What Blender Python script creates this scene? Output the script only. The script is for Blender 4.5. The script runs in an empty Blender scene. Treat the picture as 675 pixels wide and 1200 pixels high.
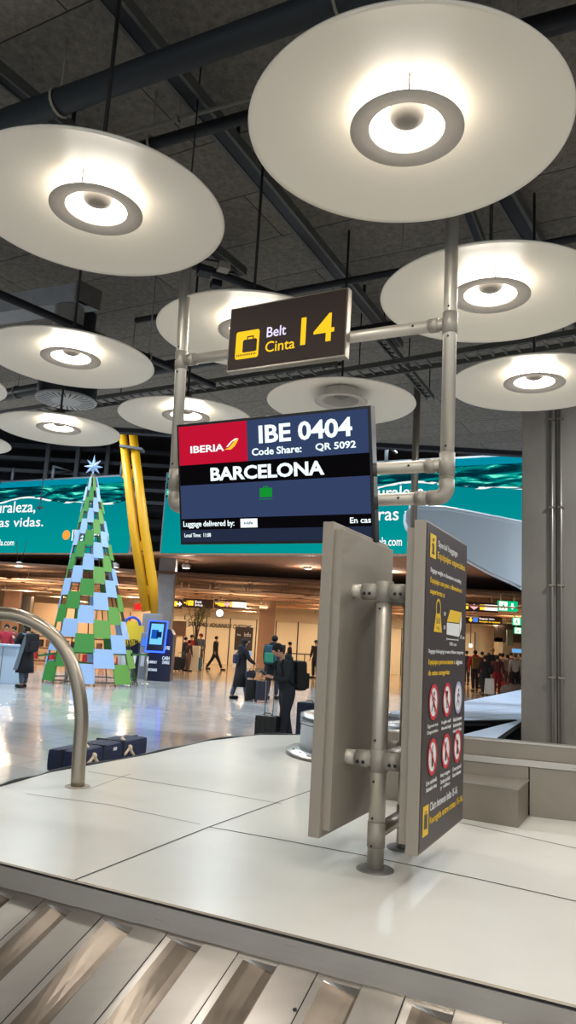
import bpy, bmesh, math, random
from mathutils import Vector, Matrix
random.seed(7)
S = bpy.context.scene
C = bpy.data.collections.new('scene'); S.collection.children.link(C)
PI = math.pi
V = Vector
# ------------------------------------------------------------------ camera
F, PIT, ROL, CH = 870.0, 0.171, 0.058, 1.72
cam_p = V((0, 0, CH))
fw = V((0, math.cos(PIT), math.sin(PIT))); r0 = V((1, 0, 0)); u0 = V((0, -math.sin(PIT), math.cos(PIT)))
cr = r0*math.cos(ROL)+u0*math.sin(ROL); cu = u0*math.cos(ROL)-r0*math.sin(ROL)
cd = bpy.data.cameras.new('camera'); co = bpy.data.objects.new('camera', cd); C.objects.link(co)
M = Matrix((cr, cu, -fw)).transposed().to_4x4(); M.translation = cam_p; co.matrix_world = M
cd.sensor_fit = 'VERTICAL'; cd.sensor_height = 36.0; cd.lens = 36.0*F/1200.0; cd.clip_end = 300; cd.clip_start = 0.05
S.camera = co
def ray(x, y): return fw+cr*((x-337.5)/F)+cu*((600-y)/F)
def hz(x, y, z): d = ray(x, y); return cam_p+d*((z-CH)/d.z)
def hy(x, y, Y): d = ray(x, y); return cam_p+d*(Y/d.y)
def hp(x, y, P0, n): d = ray(x, y); return cam_p+d*((P0-cam_p).dot(n)/d.dot(n))
# ------------------------------------------------------------------ materials
MATS = {}
def srgb(c):
    return tuple((v/255/12.92 if v/255 <= .04045 else ((v/255+.055)/1.055)**2.4) for v in c)+(1,)
def mat(name, rgb, rough=.6, metal=0, noise=0, nscale=8, bump=0, bscale=40, emit=None, es=1, spec=.5, stretch=None, alpha=None, rgb2=None, coat=0):
    if name in MATS: return MATS[name]
    m = bpy.data.materials.new(name); m.use_nodes = True; nt = m.node_tree; b = nt.nodes['Principled BSDF']
    c = srgb(rgb)
    b.inputs['Base Color'].default_value = c; b.inputs['Roughness'].default_value = rough; b.inputs['Metallic'].default_value = metal
    b.inputs['Specular IOR Level'].default_value = spec
    if coat: b.inputs['Coat Weight'].default_value = coat; b.inputs['Coat Roughness'].default_value = .1
    if emit: b.inputs['Emission Color'].default_value = srgb(emit); b.inputs['Emission Strength'].default_value = es
    if noise or bump or rgb2:
        tc = nt.nodes.new('ShaderNodeTexCoord'); mp = nt.nodes.new('ShaderNodeMapping'); nt.links.new(tc.outputs['Object'], mp.inputs[0])
        if stretch: mp.inputs['Scale'].default_value = stretch[:3]
        if stretch and len(stretch) > 3: mp.inputs['Rotation'].default_value = (0, 0, stretch[3])
    if noise or rgb2:
        nz = nt.nodes.new('ShaderNodeTexNoise'); nz.inputs['Scale'].default_value = nscale; nz.inputs['Detail'].default_value = 6; nz.inputs['Roughness'].default_value = .6
        nt.links.new(mp.outputs[0], nz.inputs['Vector'])
        rp = nt.nodes.new('ShaderNodeValToRGB'); e = rp.color_ramp.elements
        e[0].position = .3; e[1].position = .7
        if rgb2: e[0].color = srgb(rgb2); e[1].color = c
        else:
            e[0].color = tuple(v*(1-noise) for v in c[:3])+(1,); e[1].color = tuple(min(1, v*(1+noise)) for v in c[:3])+(1,)
        nt.links.new(nz.outputs[0], rp.inputs[0]); nt.links.new(rp.outputs[0], b.inputs['Base Color'])
        if metal > .5:
            mr = nt.nodes.new('ShaderNodeMapRange'); mr.inputs[3].default_value = rough*.93; mr.inputs[4].default_value = min(1, rough*1.08)
            nt.links.new(nz.outputs[0], mr.inputs[0]); nt.links.new(mr.outputs[0], b.inputs['Roughness'])
    if bump:
        n2 = nt.nodes.new('ShaderNodeTexNoise'); n2.inputs['Scale'].default_value = bscale; n2.inputs['Detail'].default_value = 4
        nt.links.new(mp.outputs[0], n2.inputs['Vector'])
        bm_ = nt.nodes.new('ShaderNodeBump'); bm_.inputs['Strength'].default_value = bump; bm_.inputs['Distance'].default_value = .01
        nt.links.new(n2.outputs[0], bm_.inputs['Height']); nt.links.new(bm_.outputs[0], b.inputs['Normal'])
    MATS[name] = m; return m
def em(name, rgb, s=1.0):
    if name in MATS: return MATS[name]
    m = bpy.data.materials.new(name); m.use_nodes = True; nt = m.node_tree; nt.nodes.clear()
    e = nt.nodes.new('ShaderNodeEmission'); e.inputs[0].default_value = srgb(rgb); e.inputs[1].default_value = s
    o = nt.nodes.new('ShaderNodeOutputMaterial'); nt.links.new(e.outputs[0], o.inputs[0]); MATS[name] = m; return m
# ------------------------------------------------------------------ mesh builder
def frame(X, U):
    X = V(X).normalized(); U = V(U); U = (U-X*U.dot(X)).normalized(); return X, U, X.cross(U)
class MB:
    def __init__(s): s.v = []; s.f = []; s.m = []; s.sm = []; s.mats = []; s.uv = {}
    def mi(s, m):
        if m is None: return 0
        if m not in s.mats: s.mats.append(m)
        return s.mats.index(m)
    def add(s, vs, fs, m=None, smooth=False):
        k = len(s.v); s.v += [V(p) for p in vs]; i = s.mi(m)
        for f in fs: s.f.append([k+a for a in f]); s.m.append(i); s.sm.append(smooth)
        return s
    def quad(s, a, b, c, d, m=None): return s.add([a, b, c, d], [(0, 1, 2, 3)], m)
    def box(s, c, size, X=(1, 0, 0), U=(0, 0, 1), m=None, bev=0, taper=1):
        # size: along X, along depth (N), along U
        X, U, N = frame(X, U); c = V(c); a, d, h = size[0]/2, size[1]/2, size[2]/2
        if bev <= 0:
            P = [c+X*(i*a)*(taper if k > 0 else 1)+N*(j*d)*(taper if k > 0 else 1)+U*(k*h) for k in (-1, 1) for i, j in ((-1, -1), (1, -1), (1, 1), (-1, 1))]
            return s.add(P, [(0, 3, 2, 1), (4, 5, 6, 7), (0, 1, 5, 4), (1, 2, 6, 5), (2, 3, 7, 6), (3, 0, 4, 7)], m)
        bm = bmesh.new(); bmesh.ops.create_cube(bm, size=1)
        for v in bm.verts:
            t = taper if v.co.z > 0 else 1
            v.co = V((v.co.x*2*a*t, v.co.y*2*d*t, v.co.z*2*h))
        bmesh.ops.bevel(bm, geom=bm.edges[:], offset=min(bev, a*.9, d*.9, h*.9), segments=2, profile=.7, affect='EDGES')
        bm.verts.index_update()
        s.add([c+X*v.co.x+N*v.co.y+U*v.co.z for v in bm.verts], [[v.index for v in f.verts] for f in bm.faces], m); bm.free(); return s
    def tube(s, pts, r, n=16, m=None, cap=True, closed=False, smooth=True):
        pts = [V(p) for p in pts]; R = r if isinstance(r, (list, tuple)) else [r]*len(pts); rings = []
        up = None
        for i, p in enumerate(pts):
            if closed: t = (pts[(i+1) % len(pts)]-pts[i-1]).normalized()
            else: t = (pts[min(i+1, len(pts)-1)]-pts[max(i-1, 0)]).normalized()
            if up is None:
                up = V((0, 0, 1)) if abs(t.z) < .9 else V((1, 0, 0))
            a = t.cross(up).normalized(); b = a.cross(t).normalized(); up = b
            rings.append([p+(a*math.cos(2*PI*k/n)+b*math.sin(2*PI*k/n))*R[i] for k in range(n)])
        vs = [q for g in rings for q in g]; L = len(rings); fs = []
        for i in range(L if closed else L-1):
            for k in range(n): fs.append((i*n+k, i*n+(k+1) % n, ((i+1) % L)*n+(k+1) % n, ((i+1) % L)*n+k))
        s.add(vs, fs, m, smooth)
        if cap and not closed:
            s.add(rings[0], [list(range(n))[::-1]], m); s.add(rings[-1], [list(range(n))], m)
        return s
    def lathe(s, c, prof, n=48, m=None, axis=(0, 0, 1), smooth=True, closed=False, a0=0, a1=2*PI):
        c = V(c); A = V(axis).normalized(); X = A.orthogonal().normalized(); Y = A.cross(X)
        full = abs(a1-a0-2*PI) < 1e-6; N = n if full else n+1
        vs = [c+A*z+(X*math.cos(a0+(a1-a0)*k/n)+Y*math.sin(a0+(a1-a0)*k/n))*r for r, z in prof for k in range(N)]
        fs = []; L = len(prof)
        for i in range(L if closed else L-1):
            for k in range(n): fs.append((i*N+k, i*N+(k+1) % N, ((i+1) % L)*N+(k+1) % N, ((i+1) % L)*N+k))
        return s.add(vs, fs, m, smooth)
    def prism(s, pts, d, m=None, m2=None):
        # pts: planar loop (3D), d: extrusion vector
        pts = [V(p) for p in pts]; n = len(pts); d = V(d)
        s.add(pts, [list(range(n))], m); s.add([p+d for p in pts], [list(range(n))[::-1]], m2 or m)
        s.add(pts+[p+d for p in pts], [(i, (i+1) % n, n+(i+1) % n, n+i) for i in range(n)], m2 or m); return s
    def ell(s, c, rad, n=16, k=10, m=None, X=(1, 0, 0), U=(0, 0, 1)):
        X, U, N = frame(X, U); c = V(c); vs = []; fs = []
        for j in range(k+1):
            t = PI*j/k
            for i in range(n):
                a = 2*PI*i/n; vs.append(c+X*rad[0]*math.sin(t)*math.cos(a)+N*rad[1]*math.sin(t)*math.sin(a)+U*rad[2]*math.cos(t))
        for j in range(k):
            for i in range(n): fs.append((j*n+i, j*n+(i+1) % n, (j+1)*n+(i+1) % n, (j+1)*n+i))
        return s.add(vs, fs, m, True)
    def build(s, name, m=None, parent=None, recalc=True):
        me = bpy.data.meshes.new(name); me.from_pydata([tuple(v) for v in s.v], [], s.f)
        mats = s.mats if s.mats else [m]
        if m is not None and s.mats and m not in s.mats: pass
        for q in mats: me.materials.append(q)
        for p, i, sm in zip(me.polygons, s.m, s.sm): p.material_index = i; p.use_smooth = sm
        if recalc:
            bm = bmesh.new(); bm.from_mesh(me); bmesh.ops.remove_doubles(bm, verts=bm.verts, dist=1e-5)
            bmesh.ops.recalc_face_normals(bm, faces=bm.faces); bm.to_mesh(me); bm.free()
        o = bpy.data.objects.new(name, me); C.objects.link(o)
        if parent: link(o, parent)
        return o
def link(o, parent):
    o.parent = parent; o.matrix_parent_inverse = wm(parent).inverted()
def wm(o):
    if o.parent: return wm(o.parent) @ o.matrix_parent_inverse @ Matrix.Translation(o.location)@o.rotation_euler.to_matrix().to_4x4()
    return Matrix.Translation(o.location)@o.rotation_euler.to_matrix().to_4x4()
def thing(name, label, cat, loc=(0, 0, 0), group=None):
    o = bpy.data.objects.new(name, None); C.objects.link(o); o.location = loc; o.empty_display_size = .1
    return tag(o, label, cat, group)
def tag(o, label, cat, group=None, kind=None):
    o['label'] = label; o['category'] = cat
    if group: o['group'] = group
    if kind: o['kind'] = kind
    return o
def struct(o): o['kind'] = 'structure'; return o
def dup(root, label=None, offset=(0, 0, 0)):
    def cp(o, par):
        c = o.copy(); C.objects.link(c)
        if par: c.parent = par; c.matrix_parent_inverse = o.matrix_parent_inverse.copy()
        for ch in kids.get(o, []): cp(ch, c)
        return c
    kids = {}
    for o in C.objects:
        if o.parent: kids.setdefault(o.parent, []).append(o)
    r = cp(root, None); r.location = V(root.location)+V(offset)
    if label: r['label'] = label
    return r
def text(s, o, X, U, w, h, m, parent=None, name='lettering', bold=0.0, ext=.002, lift=.002):
    """letters of string s, fitted to a w x h box whose lower left corner is o"""
    cv = bpy.data.curves.new('t', 'FONT'); cv.body = s; cv.size = 1; cv.offset = bold*.55; cv.extrude = .001; cv.resolution_u = 3
    ob = bpy.data.objects.new('t', cv); S.collection.objects.link(ob)
    dg = bpy.context.evaluated_depsgraph_get(); me = bpy.data.meshes.new_from_object(ob.evaluated_get(dg))
    bpy.data.objects.remove(ob); bpy.data.curves.remove(cv)
    xs = [v.co.x for v in me.vertices]; ys = [v.co.y for v in me.vertices]
    X, U, N = frame(X, U); o = V(o)
    sx = w/(max(xs)-min(xs)); sy = h/(max(ys)-min(ys)); x0 = min(xs); y0 = min(ys)
    for v in me.vertices: v.co = o+X*((v.co.x-x0)*sx)+U*((v.co.y-y0)*sy)+N*(lift+(ext if v.co.z > 0 else 0))
    me.materials.clear(); me.materials.append(m); me.name = name
    for p in me.polygons: p.use_smooth = False
    ob = bpy.data.objects.new(name, me); C.objects.link(ob)
    if parent: link(ob, parent)
    return ob
class Face:
    """flat rectangle with a local layout: u to the right, v down, both 0..1"""
    def __init__(s, c, X, U, w, h): s.X, s.U, s.N = frame(X, U); s.c = V(c); s.w = w; s.h = h
    def p(s, u, v, d=0): return s.c+s.X*((u-.5)*s.w)+s.U*((.5-v)*s.h)+s.N*d
    def rect(s, mb, u0_, v0, u1, v1, d, m): return mb.quad(s.p(u0_, v1, d), s.p(u1, v1, d), s.p(u1, v0, d), s.p(u0_, v0, d), m)
    def text(s, t, u0_, v0, u1, v1, m, parent, name='lettering', bold=0.0, lift=.002, ext=.001):
        return text(t, s.p(u0_, v1), s.X, s.U, (u1-u0_)*s.w, (v1-v0)*s.h, m, parent, name, bold, ext, lift)
    def poly(s, mb, pts, d, m): return mb.add([s.p(u, v, d) for u, v in pts], [list(range(len(pts)))], m)
    def disc(s, mb, u, v, r, d, m, n=24, r2=0):
        c = s.p(u, v, d)
        if r2:
            P = [c+(s.X*math.cos(2*PI*k/n)+s.U*math.sin(2*PI*k/n))*q for q in (r, r2) for k in range(n)]
            return mb.add(P, [(k, (k+1) % n, n+(k+1) % n, n+k) for k in range(n)], m)
        return mb.add([c+(s.X*math.cos(2*PI*k/n)+s.U*math.sin(2*PI*k/n))*r for k in range(n)], [list(range(n))], m)
# palette
PIPE = mat('satin_aluminium', (186, 180, 168), .42, .5)
CLAMP = mat('cast_aluminium', (158, 152, 142), .55, .4)
DARKM = mat('dark_metal', (35, 36, 40), .5, .4)
BLACKP = mat('black_plastic', (18, 18, 20), .45)
DECK = mat('deck_laminate', (205, 204, 198), .3, noise=.035, nscale=3, bump=.03, bscale=60)
SEAM = mat('seam', (60, 56, 52), .8)
STEEL = mat('brushed_steel', (190, 184, 176), .28, .9, noise=.04, nscale=3, stretch=(1, 1, 25))
STEELD = mat('dull_steel', (146, 138, 126), .42, .7, noise=.06, nscale=3)
PANEL = mat('panel_frame_paint', (150, 142, 130), .5, .2)
BROWN = mat('sign_brown', (62, 54, 54), .5)
WHITE = mat('white_print', (220, 222, 222), .6)
YEL = mat('yellow_print', (225, 185, 40), .6)
# ------------------------------------------------------------------ lamps
ZL = CH+2.55; R = .8
LA = V((.487, 3.365)); va = V((.903, 1.72)); vb = V((-1.79, .89))
SHADE = mat('lamp_shade_white', (236, 229, 214), .38)
TOPD = mat('lamp_back_grey', (70, 68, 64), .7)
RING = mat('lamp_ring_grey', (206, 198, 188), .6)
_nt = RING.node_tree; _tr = _nt.nodes.new('ShaderNodeBsdfTranslucent'); _tr.inputs[0].default_value = srgb((206, 198, 188)); _mx = _nt.nodes.new('ShaderNodeMixShader'); _mx.inputs[0].default_value = .16
_nt.links.new(_nt.nodes['Principled BSDF'].outputs[0], _mx.inputs[1]); _nt.links.new(_tr.outputs[0], _mx.inputs[2]); _nt.links.new(_mx.outputs[0], _nt.nodes['Material Output'].inputs[0])
GLOW = em('lamp_glow', (255, 247, 234), 8)
GLOWW = em('lamp_glow_weak', (255, 246, 232), 6)
CABLE = mat('lamp_cable', (28, 27, 26), .6)
OFFG = mat('lamp_glass_off', (205, 202, 195), .3)
ZC = 6.3
CAPM = mat('reflector_cap_grey', (120, 114, 106), .7, spec=.2)
def lamp(x, y, label, on=1.0, watts=1, cable=True):
    t = thing('pendant_lamp', label, 'lamp', (x, y, ZL), 'round white disc pendant lamps')
    c = V((x, y, ZL))
    MB().lathe(c, [(.001, .152), (.205, .15), (.215, .143), (.35, .112), (.5, .074), (.65, .036), (.77, .004), (.795, -.006), (.802, 0), (.797, .01), (.75, .03), (.5, .1), (.2, .17), (.001, .174)], 96, SHADE).build('lamp_shade', None, t)
    g = GLOW if on == 1 else (GLOWW if on > 0 else OFFG)
    MB().lathe(c, [(.188, .146), (.188, .034)], 48, g).build('light_drum', None, t)
    MB().lathe(c, [(.19, .026), (.286, .016), (.286, .022), (.19, .034)], 64, RING, closed=True).build('trim_ring', None, t)
    MB().lathe(c, [(.001, .14), (.186, .14)], 48, g).build('light_plate', None, t)
    MB().lathe(c, [(.001, .058), (.05, .062), (.08, .078), (.09, .1), (.092, .138)], 24, CAPM).build('reflector_cap', None, t)
    for k in range(3):
        a = k*2*PI/3+.4
        MB().tube([c+V((math.cos(a)*.24, math.sin(a)*.24, .022)), c+V((math.cos(a)*.24, math.sin(a)*.24, .138))], .005, 6, RING).build('bracket', None, t)
    if cable: MB().tube([c+V((0, 0, .2)), V((x, y, ZC))], .014, 6, CABLE).build('cable', None, t)
    MB().lathe(c, [(.001, .29), (.05, .285), (.06, .21), (.09, .18), (.001, .168)], 20, TOPD).build('lamp_housing', None, t)
    if on > 0:
        ld = bpy.data.lights.new('lamp_light', 'AREA'); ld.shape = 'DISK'; ld.size = .3; ld.energy = 17*watts*on; ld.color = (1, .95, .88)
        lo = bpy.data.objects.new('lamp_light', ld); C.objects.link(lo); lo.location = (x, y, ZL+.01)
    return t
LL = {(0, 0): 'large round white lamp filling the top right corner of the photo', (0, 1): 'large round white lamp at upper left, cut by the left edge', (1, 0): 'round white lamp just right of the right gantry post', (1, 1): 'round white lamp partly hidden behind the yellow and brown belt sign', (1, 2): 'round white lamp at left in front of the ceiling duct box', (2, 0): 'round white lamp in front of the concrete column top', (2, 1): 'round white lamp above the flight screen, switched off', (2, 2): 'round white lamp behind the left gantry post above the flight screen', (2, 3): 'round white lamp with thin glowing ring below the round air vent',
      (1, 3): 'round white lamp cut off at the left edge, level with the air vent', (2, 4): 'round white lamp cut off at the left edge above the teal screen'}
for i in range(-4, 3):
    for j in range(-3, 5):
        p = LA+va*i+vb*j
        if (i, j) not in LL and ((p.y > 2.4 and p.x < 2) or p.y < -4 or p.x < -4.2 or p.x > 6.5): continue
        lamp(p.x, p.y, LL.get((i, j), 'round white disc lamp hanging overhead outside the photo'), 0 if (i, j) == (2, 1) else (.5 if (i, j) == (2, 3) else 1), 1)
# ------------------------------------------------------------------ gantry
Rl = hy(523, 583, 4.42); zl = Rl.z
Ll = hz(203.5, 594, zl)
gd = V((Rl.x-Ll.x, Rl.y-Ll.y, 0)).normalized(); gn = V((gd.y, -gd.x, 0))  # gn points to the camera
gr = .043
g = thing('sign_gantry', 'tubular aluminium gantry of two posts and rails hanging from the ceiling', 'sign frame', (Rl.x, Rl.y, zl))
zj = hp(528, 379, Rl, gn).z; zm = hp(524, 545, Rl, gn).z
def onp(P, z): return V((P.x, P.y, z))
for P in (Ll, Rl):
    if P is Ll: ptop = hp(217.9, 320, Rl, gn); ptop = Ll+(ptop-Ll)*((5.25-zl)/(ptop.z-zl))
    else: ptop = onp(P, 5.25)
    axis_ = (ptop-onp(P, zl)).normalized()
    on_ax = lambda z, P=P, a=axis_: onp(P, zl)+a*((z-zl)/a.z)
    MB().tube([on_ax(zl+.1), ptop], gr, 20, PIPE).build('post', None, g)
    MB().tube([ptop, onp(ptop, ZC)], .007, 8, DARKM).build('suspension_cable', None, g)
    MB().tube([ptop, ptop+V((0, 0, .03))], gr+.004, 20, CLAMP).build('post_cap', None, g)
    b = MB()
    b.tube([on_ax(zm-.075), on_ax(zm+.075)], gr+.005, 20, CLAMP); b.build('clamp_collar', None, g)
    MB().tube([on_ax(zj-.07), on_ax(zj+.07)], gr+.005, 20, CLAMP).build('clamp_collar', None, g)
    s_ = 1 if P is Ll else -1
    el = [onp(P, zl+.11)]+[onp(P, zl+.06)+gd*s_*(.06-.06*math.cos(a))+V((0, 0, -.06*math.sin(a))) for a in [PI/2*k/8 for k in range(9)]]+[onp(P, zl)+gd*s_*.11]
    MB().tube(el, gr+.005, 20, CLAMP).build('elbow', None, g)
    for z in (zl+.15, zl+.2, zm-.1, zm+.11, zj-.1, zj+.1):
        MB().tube([on_ax(z)+gn*gr*.9, on_ax(z)+gn*(gr+.003)], .007, 8, DARKM).build('bolt', None, g)
for z in (zl, zm, zj):
    a, b_ = onp(Ll+(hp(217.9, 320, Rl, gn)-Ll)*((z-zl)/(hp(217.9, 320, Rl, gn).z-zl)), z)+gd*(.1 if z == zl else .04), onp(Rl, z)-gd*(.1 if z == zl else .04)
    MB().tube([a, b_], gr-.003, 20, PIPE).build('rail', None, g)
    for q in (a+gd*.03, b_-gd*.09):
        MB().tube([q, q+gd*.06], gr+.003, 20, CLAMP).build('rail_sleeve', None, g)
        MB().tube([q+gd*.1*(-1 if q is not a else 1)+gn*gr*.8, q+gd*.1*(-1 if q is not a else 1)+gn*(gr+.002)], .007, 8, DARKM).build('bolt', None, g)
# ------------------------------------------------------------------ flight display
k = 4.66/4.8
yaw = math.radians(-28); X = V((math.cos(yaw), math.sin(yaw), 0)); N0 = V((-math.sin(yaw), math.cos(yaw), 0)); tl = math.radians(-11.3)
U = V((0, 0, 1))*math.cos(tl)+N0*math.sin(tl)
c = cam_p+(V((-.138, 4.8, 2.757))-cam_p)*k; w, h = 1.462*k, .848*k
FT = Face(c, X, U, w, h)
t = thing('flight_display', 'wide screen showing flight IBE 0404 to Barcelona hung on the gantry', 'screen', c)
BEZ = mat('bezel_black', (14, 14, 17), .35)
Nf = FT.N
if Nf.y > 0: raise Exception('N')
MB().box(c-Nf*.04, (w, .078, h), X, U, BEZ, .008).build('casing', None, t)
MB().box(c-Nf*.1, (w*.6, .06, h*.6), X, U, BEZ, .01).build('back_housing', None, t)
for du in (-.3, .3):
    q = c+X*du*w
    b = MB().box(q-Nf*.14, (.05, .04, h*.75), X, U, DARKM); 
    b.build('wall_bracket', None, t)
Fs = Face(c, X, U, w*.975, h*.955)
SB = em('screen_slate', (58, 74, 112), .85); SR = em('screen_red', (205, 22, 55), .95); SK = em('screen_black', (16, 14, 18), .6); SW = em('screen_white', (235, 250, 252), 1.25); SG = em('screen_green', (20, 150, 50), 1); SD = em('screen_navy', (46, 56, 82), .7); SY = em('screen_gold', (245, 190, 50), 1.2)
b = MB()
Fs.rect(b, 0, 0, .39, .335, .002, SR); Fs.rect(b, .39, 0, 1, .335, .002, SB); Fs.rect(b, 0, .335, 1, .51, .002, SK)
Fs.rect(b, 0, .51, 1, .8, .002, SB); Fs.rect(b, 0, .8, 1, .895, .002, SK); Fs.rect(b, 0, .895, 1, 1, .002, SD)
b.build('screen', None, t)
for s_, u0_, v0, u1, v1, bo in (('IBE 0404', .455, .05, .925, .2, .05), ('Code Share:', .415, .235, .675, .295, .04), ('QR 5092', .745, .235, .94, .3, .04), ('BARCELONA', .18, .37, .785, .485, .06),
                         ('Luggage delivered by:', .01, .82, .305, .883, .03), ('En cas', .9, .825, .998, .87, .03), ('Local Time:  11:08', .015, .925, .17, .958, .03), ('IBERIA', .068, .175, .262, .235, .04)):
    Fs.text(s_, u0_, v0, u1, v1, SW, t, 'lettering', bo, .003, .001)
b = MB(); Fs.poly(b, [(.265, .225), (.29, .21), (.33, .145), (.345, .148), (.325, .2), (.3, .23)], .004, SY); Fs.poly(b, [(.275, .205), (.3, .165), (.325, .14), (.345, .14), (.31, .165), (.285, .205)], .005, SW); b.build('airline_emblem', None, t)
b = MB(); Fs.rect(b, .45, .565, .515, .64, .004, SG); Fs.rect(b, .47, .55, .495, .557, .004, SG); Fs.rect(b, .47, .557, .475, .566, .004, SG); Fs.rect(b, .49, .557, .495, .566, .004, SG)
for q in range(8): Fs.rect(b, .447+q*.009, .652, .452+q*.009, .66, .004, SG)
b.build('suitcase_icon', None, t)
b = MB(); Fs.rect(b, .34, .812, .432, .885, .004, SW); b.build('operator_plate', None, t)
Fs.text('e-lufw', .36, .832, .41, .86, SB, t, 'lettering', .03, .006, .001)
# ------------------------------------------------------------------ belt sign
k = 4.84/4.7; c = cam_p+(V((-.09, 4.7, 3.759))-cam_p)*k; w, h = .9*k, .474*k
yaw = math.radians(-28.3); X = V((math.cos(yaw), math.sin(yaw), 0)); U = V((0, 0, 1)); FB = Face(c, X, U, w, h)
t = thing('belt_sign', 'brown hanging sign reading Belt Cinta 14 with yellow suitcase icon', 'sign', c)
SBR = mat('sign_brown_lit', (58, 48, 44), .7, spec=.15)
MB().box(c-FB.N*.034, (w, .06, h), X, U, STEELD, .006).build('casing', None, t)
b = MB(); FB.rect(b, .012, .025, .988, .965, .002, SBR); b.build('sign_face', None, t)
LY = em('backlit_yellow', (255, 205, 40), 1.15); LW = em('backlit_white', (235, 228, 255), 1.15)
b = MB(); n = 6; pts = []
for cx, cy, a0 in ((.262, .44, -90), (.262, .79, 0), (.095, .79, 90), (.095, .44, 180)):
    for q in range(n+1):
        a = math.radians(a0+90*q/n); pts.append((cx+.02*math.cos(a), cy+.038*math.sin(a)))
FB.poly(b, pts, .004, LY); b.build('icon_plate', None, t)
b = MB()
FB.poly(b, [(.14, .56), (.15, .54), (.255, .54), (.265, .56), (.265, .72), (.255, .735), (.15, .735), (.14, .72)], .006, SBR)
for (u0_, v0, u1, v1) in ((.175, .49, .235, .51), (.175, .49, .184, .545), (.226, .49, .235, .545)): FB.rect(b, u0_, v0, u1, v1, .006, SBR)
for q in range(11): FB.rect(b, .09+q*.016, .755, .098+q*.016, .785, .006, SBR)
b.build('suitcase_icon', None, t)
FB.text('Belt', .345, .4, .51, .555, LW, t, 'lettering', .015); FB.text('Cinta', .34, .62, .59, .78, LY, t, 'lettering', .015); FB.text('14', .635, .34, .905, .75, LY, t, 'number', .02)
# ------------------------------------------------------------------ information stand
ZD = .62
P1 = hz(439.5, 1019, ZD); P2 = hz(464, 993, ZD)
ya = math.radians(63.6); su = V((math.cos(ya), math.sin(ya), 0)); sn = V((su.y, -su.x, 0))
P2 = P1+su*.48
t = thing('information_stand', 'floor stand on two tubular posts carrying two tall brown baggage information boards', 'information sign', (P1+P2)/2)
pr = .042
zt = hy(454, 694, P1.y).z; zb_ = hy(444, 891, P1.y).z
zg = hy(440, 975, P1.y).z
for P in (P1, P2):
    MB().tube([P+V((0, 0, .0)), onp(P, zt+.02)], pr, 24, PIPE).build('post', None, t)
    MB().lathe(P, [(.001, .008), (.088, .008), (.095, .004), (.095, 0)], 40, mat('flange_grey', (120, 118, 114), .5, .5)).build('base_flange', None, t)
    for z in (zt, zb_):
        MB().tube([onp(P, z-.055), onp(P, z+.055)], pr+.006, 24, CLAMP).build('clamp_collar', None, t)
        for sgn in (-1, 1):
            b = MB().tube([onp(P, z)+sn*sgn*.03, onp(P, z)+sn*sgn*.12], pr+.002, 20, CLAMP)
            b.tube([onp(P, z)+sn*sgn*.12, onp(P, z)+sn*sgn*.222], pr-.004, 20, PIPE).box(onp(P, z)+sn*sgn*.222, (.09, .02, .09), su, V((0, 0, 1)), CLAMP)
            br = b.build('bracket_arm', None, t)
            for q in (.07, .1):
                qv = onp(P, z-.012)+sn*sgn*q-su*(pr-.002)
                MB().tube([qv, qv-su*.006], .009, 8, DARKM).build('bolt', None, br)
    for z in (zg+.07, zg-.06, zb_-.1, zb_+.1, zt-.09):
        qv = onp(P, z)-su*(pr-.001)-sn*.01
        MB().tube([qv, qv-su*.004], .006, 8, DARKM).build('bolt', None, t)
    MB().tube([onp(P, zg-.07), onp(P, zg+.05)], pr+.0035, 24, CLAMP).build('collar', None, t)
for z in (zt, zb_, zg): MB().tube([onp(P1, z)+su*.03, onp(P2, z)-su*.03], pr-.005, 16, STEELD if z == zg else PIPE).build('cross_rail', None, t)
kk = .96; cR = cam_p+(V((.927, 4.2, 1.555))-cam_p)*kk; w, h = .945*kk, 1.639*kk
def board(cF, X, label_part):
    Fb = Face(cF, X, V((0, 0, 1)), w, h); Nn = Fb.N
    p = MB().box(cF-Nn*.032, (w, .06, h), X, (0, 0, 1), PANEL, .004).build('sign_board', None, t)
    MB().box(cF-Nn*.083, (w*.94, .044, h*.955), X, (0, 0, 1), PANEL, .003).build('back_box', None, p)
    b = MB(); Fb.rect(b, .012, .006, .988, .994, .001, BROWN); b.build('printed_face', None, p)
    return Fb, p
FR, pR = board(cR, su, 'R')
assert (FR.N-sn).length < 1e-3
# left board: mirrored across the post line
off = (cR-P1).dot(sn); cL = cR-sn*(2*off)
FL, pL = board(cL, -su, 'L')
T = lambda s_, u0_, v0, u1, v1, m, bo=0.0: FR.text(s_, u0_, v0, u1, v1, m, pR, 'lettering', bo)
T('Special baggage', .25, .045, .72, .072, WHITE); T('Equipajes especiales', .24, .082, .93, .112, YEL, .015)
T('Baggage weight or dimensions exceeding:', .1, .143, .83, .162, WHITE); T('Equipajes con peso o dimensiones', .1, .174, .85, .197, YEL, .015); T('superiores a:', .1, .21, .42, .232, YEL, .015)
T('Baggage belonging to one of these categories:', .1, .4, .93, .416, WHITE); T('Equipajes pertenecientes a', .1, .432, .7, .453, YEL, .015); T('alguna', .73, .432, .9, .453, WHITE, .02); T('de estas categorías:', .1, .466, .58, .487, YEL, .015)
T('Claim between belts 15-16', .2, .868, .82, .893, WHITE); T('Recogida entre cintas 15-16', .2, .91, .96, .938, YEL, .015)
b = MB(); FR.rect(b, .075, .035, .2, .112, .003, YEL); FR.rect(b, .125, .068, .15, .096, .005, BROWN); FR.rect(b, .11, .094, .165, .099, .005, BROWN); FR.rect(b, .11, .066, .15, .07, .005, BROWN); FR.rect(b, .125, .048, .15, .057, .005, BROWN); b.build('information_icon', None, pR)
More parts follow.
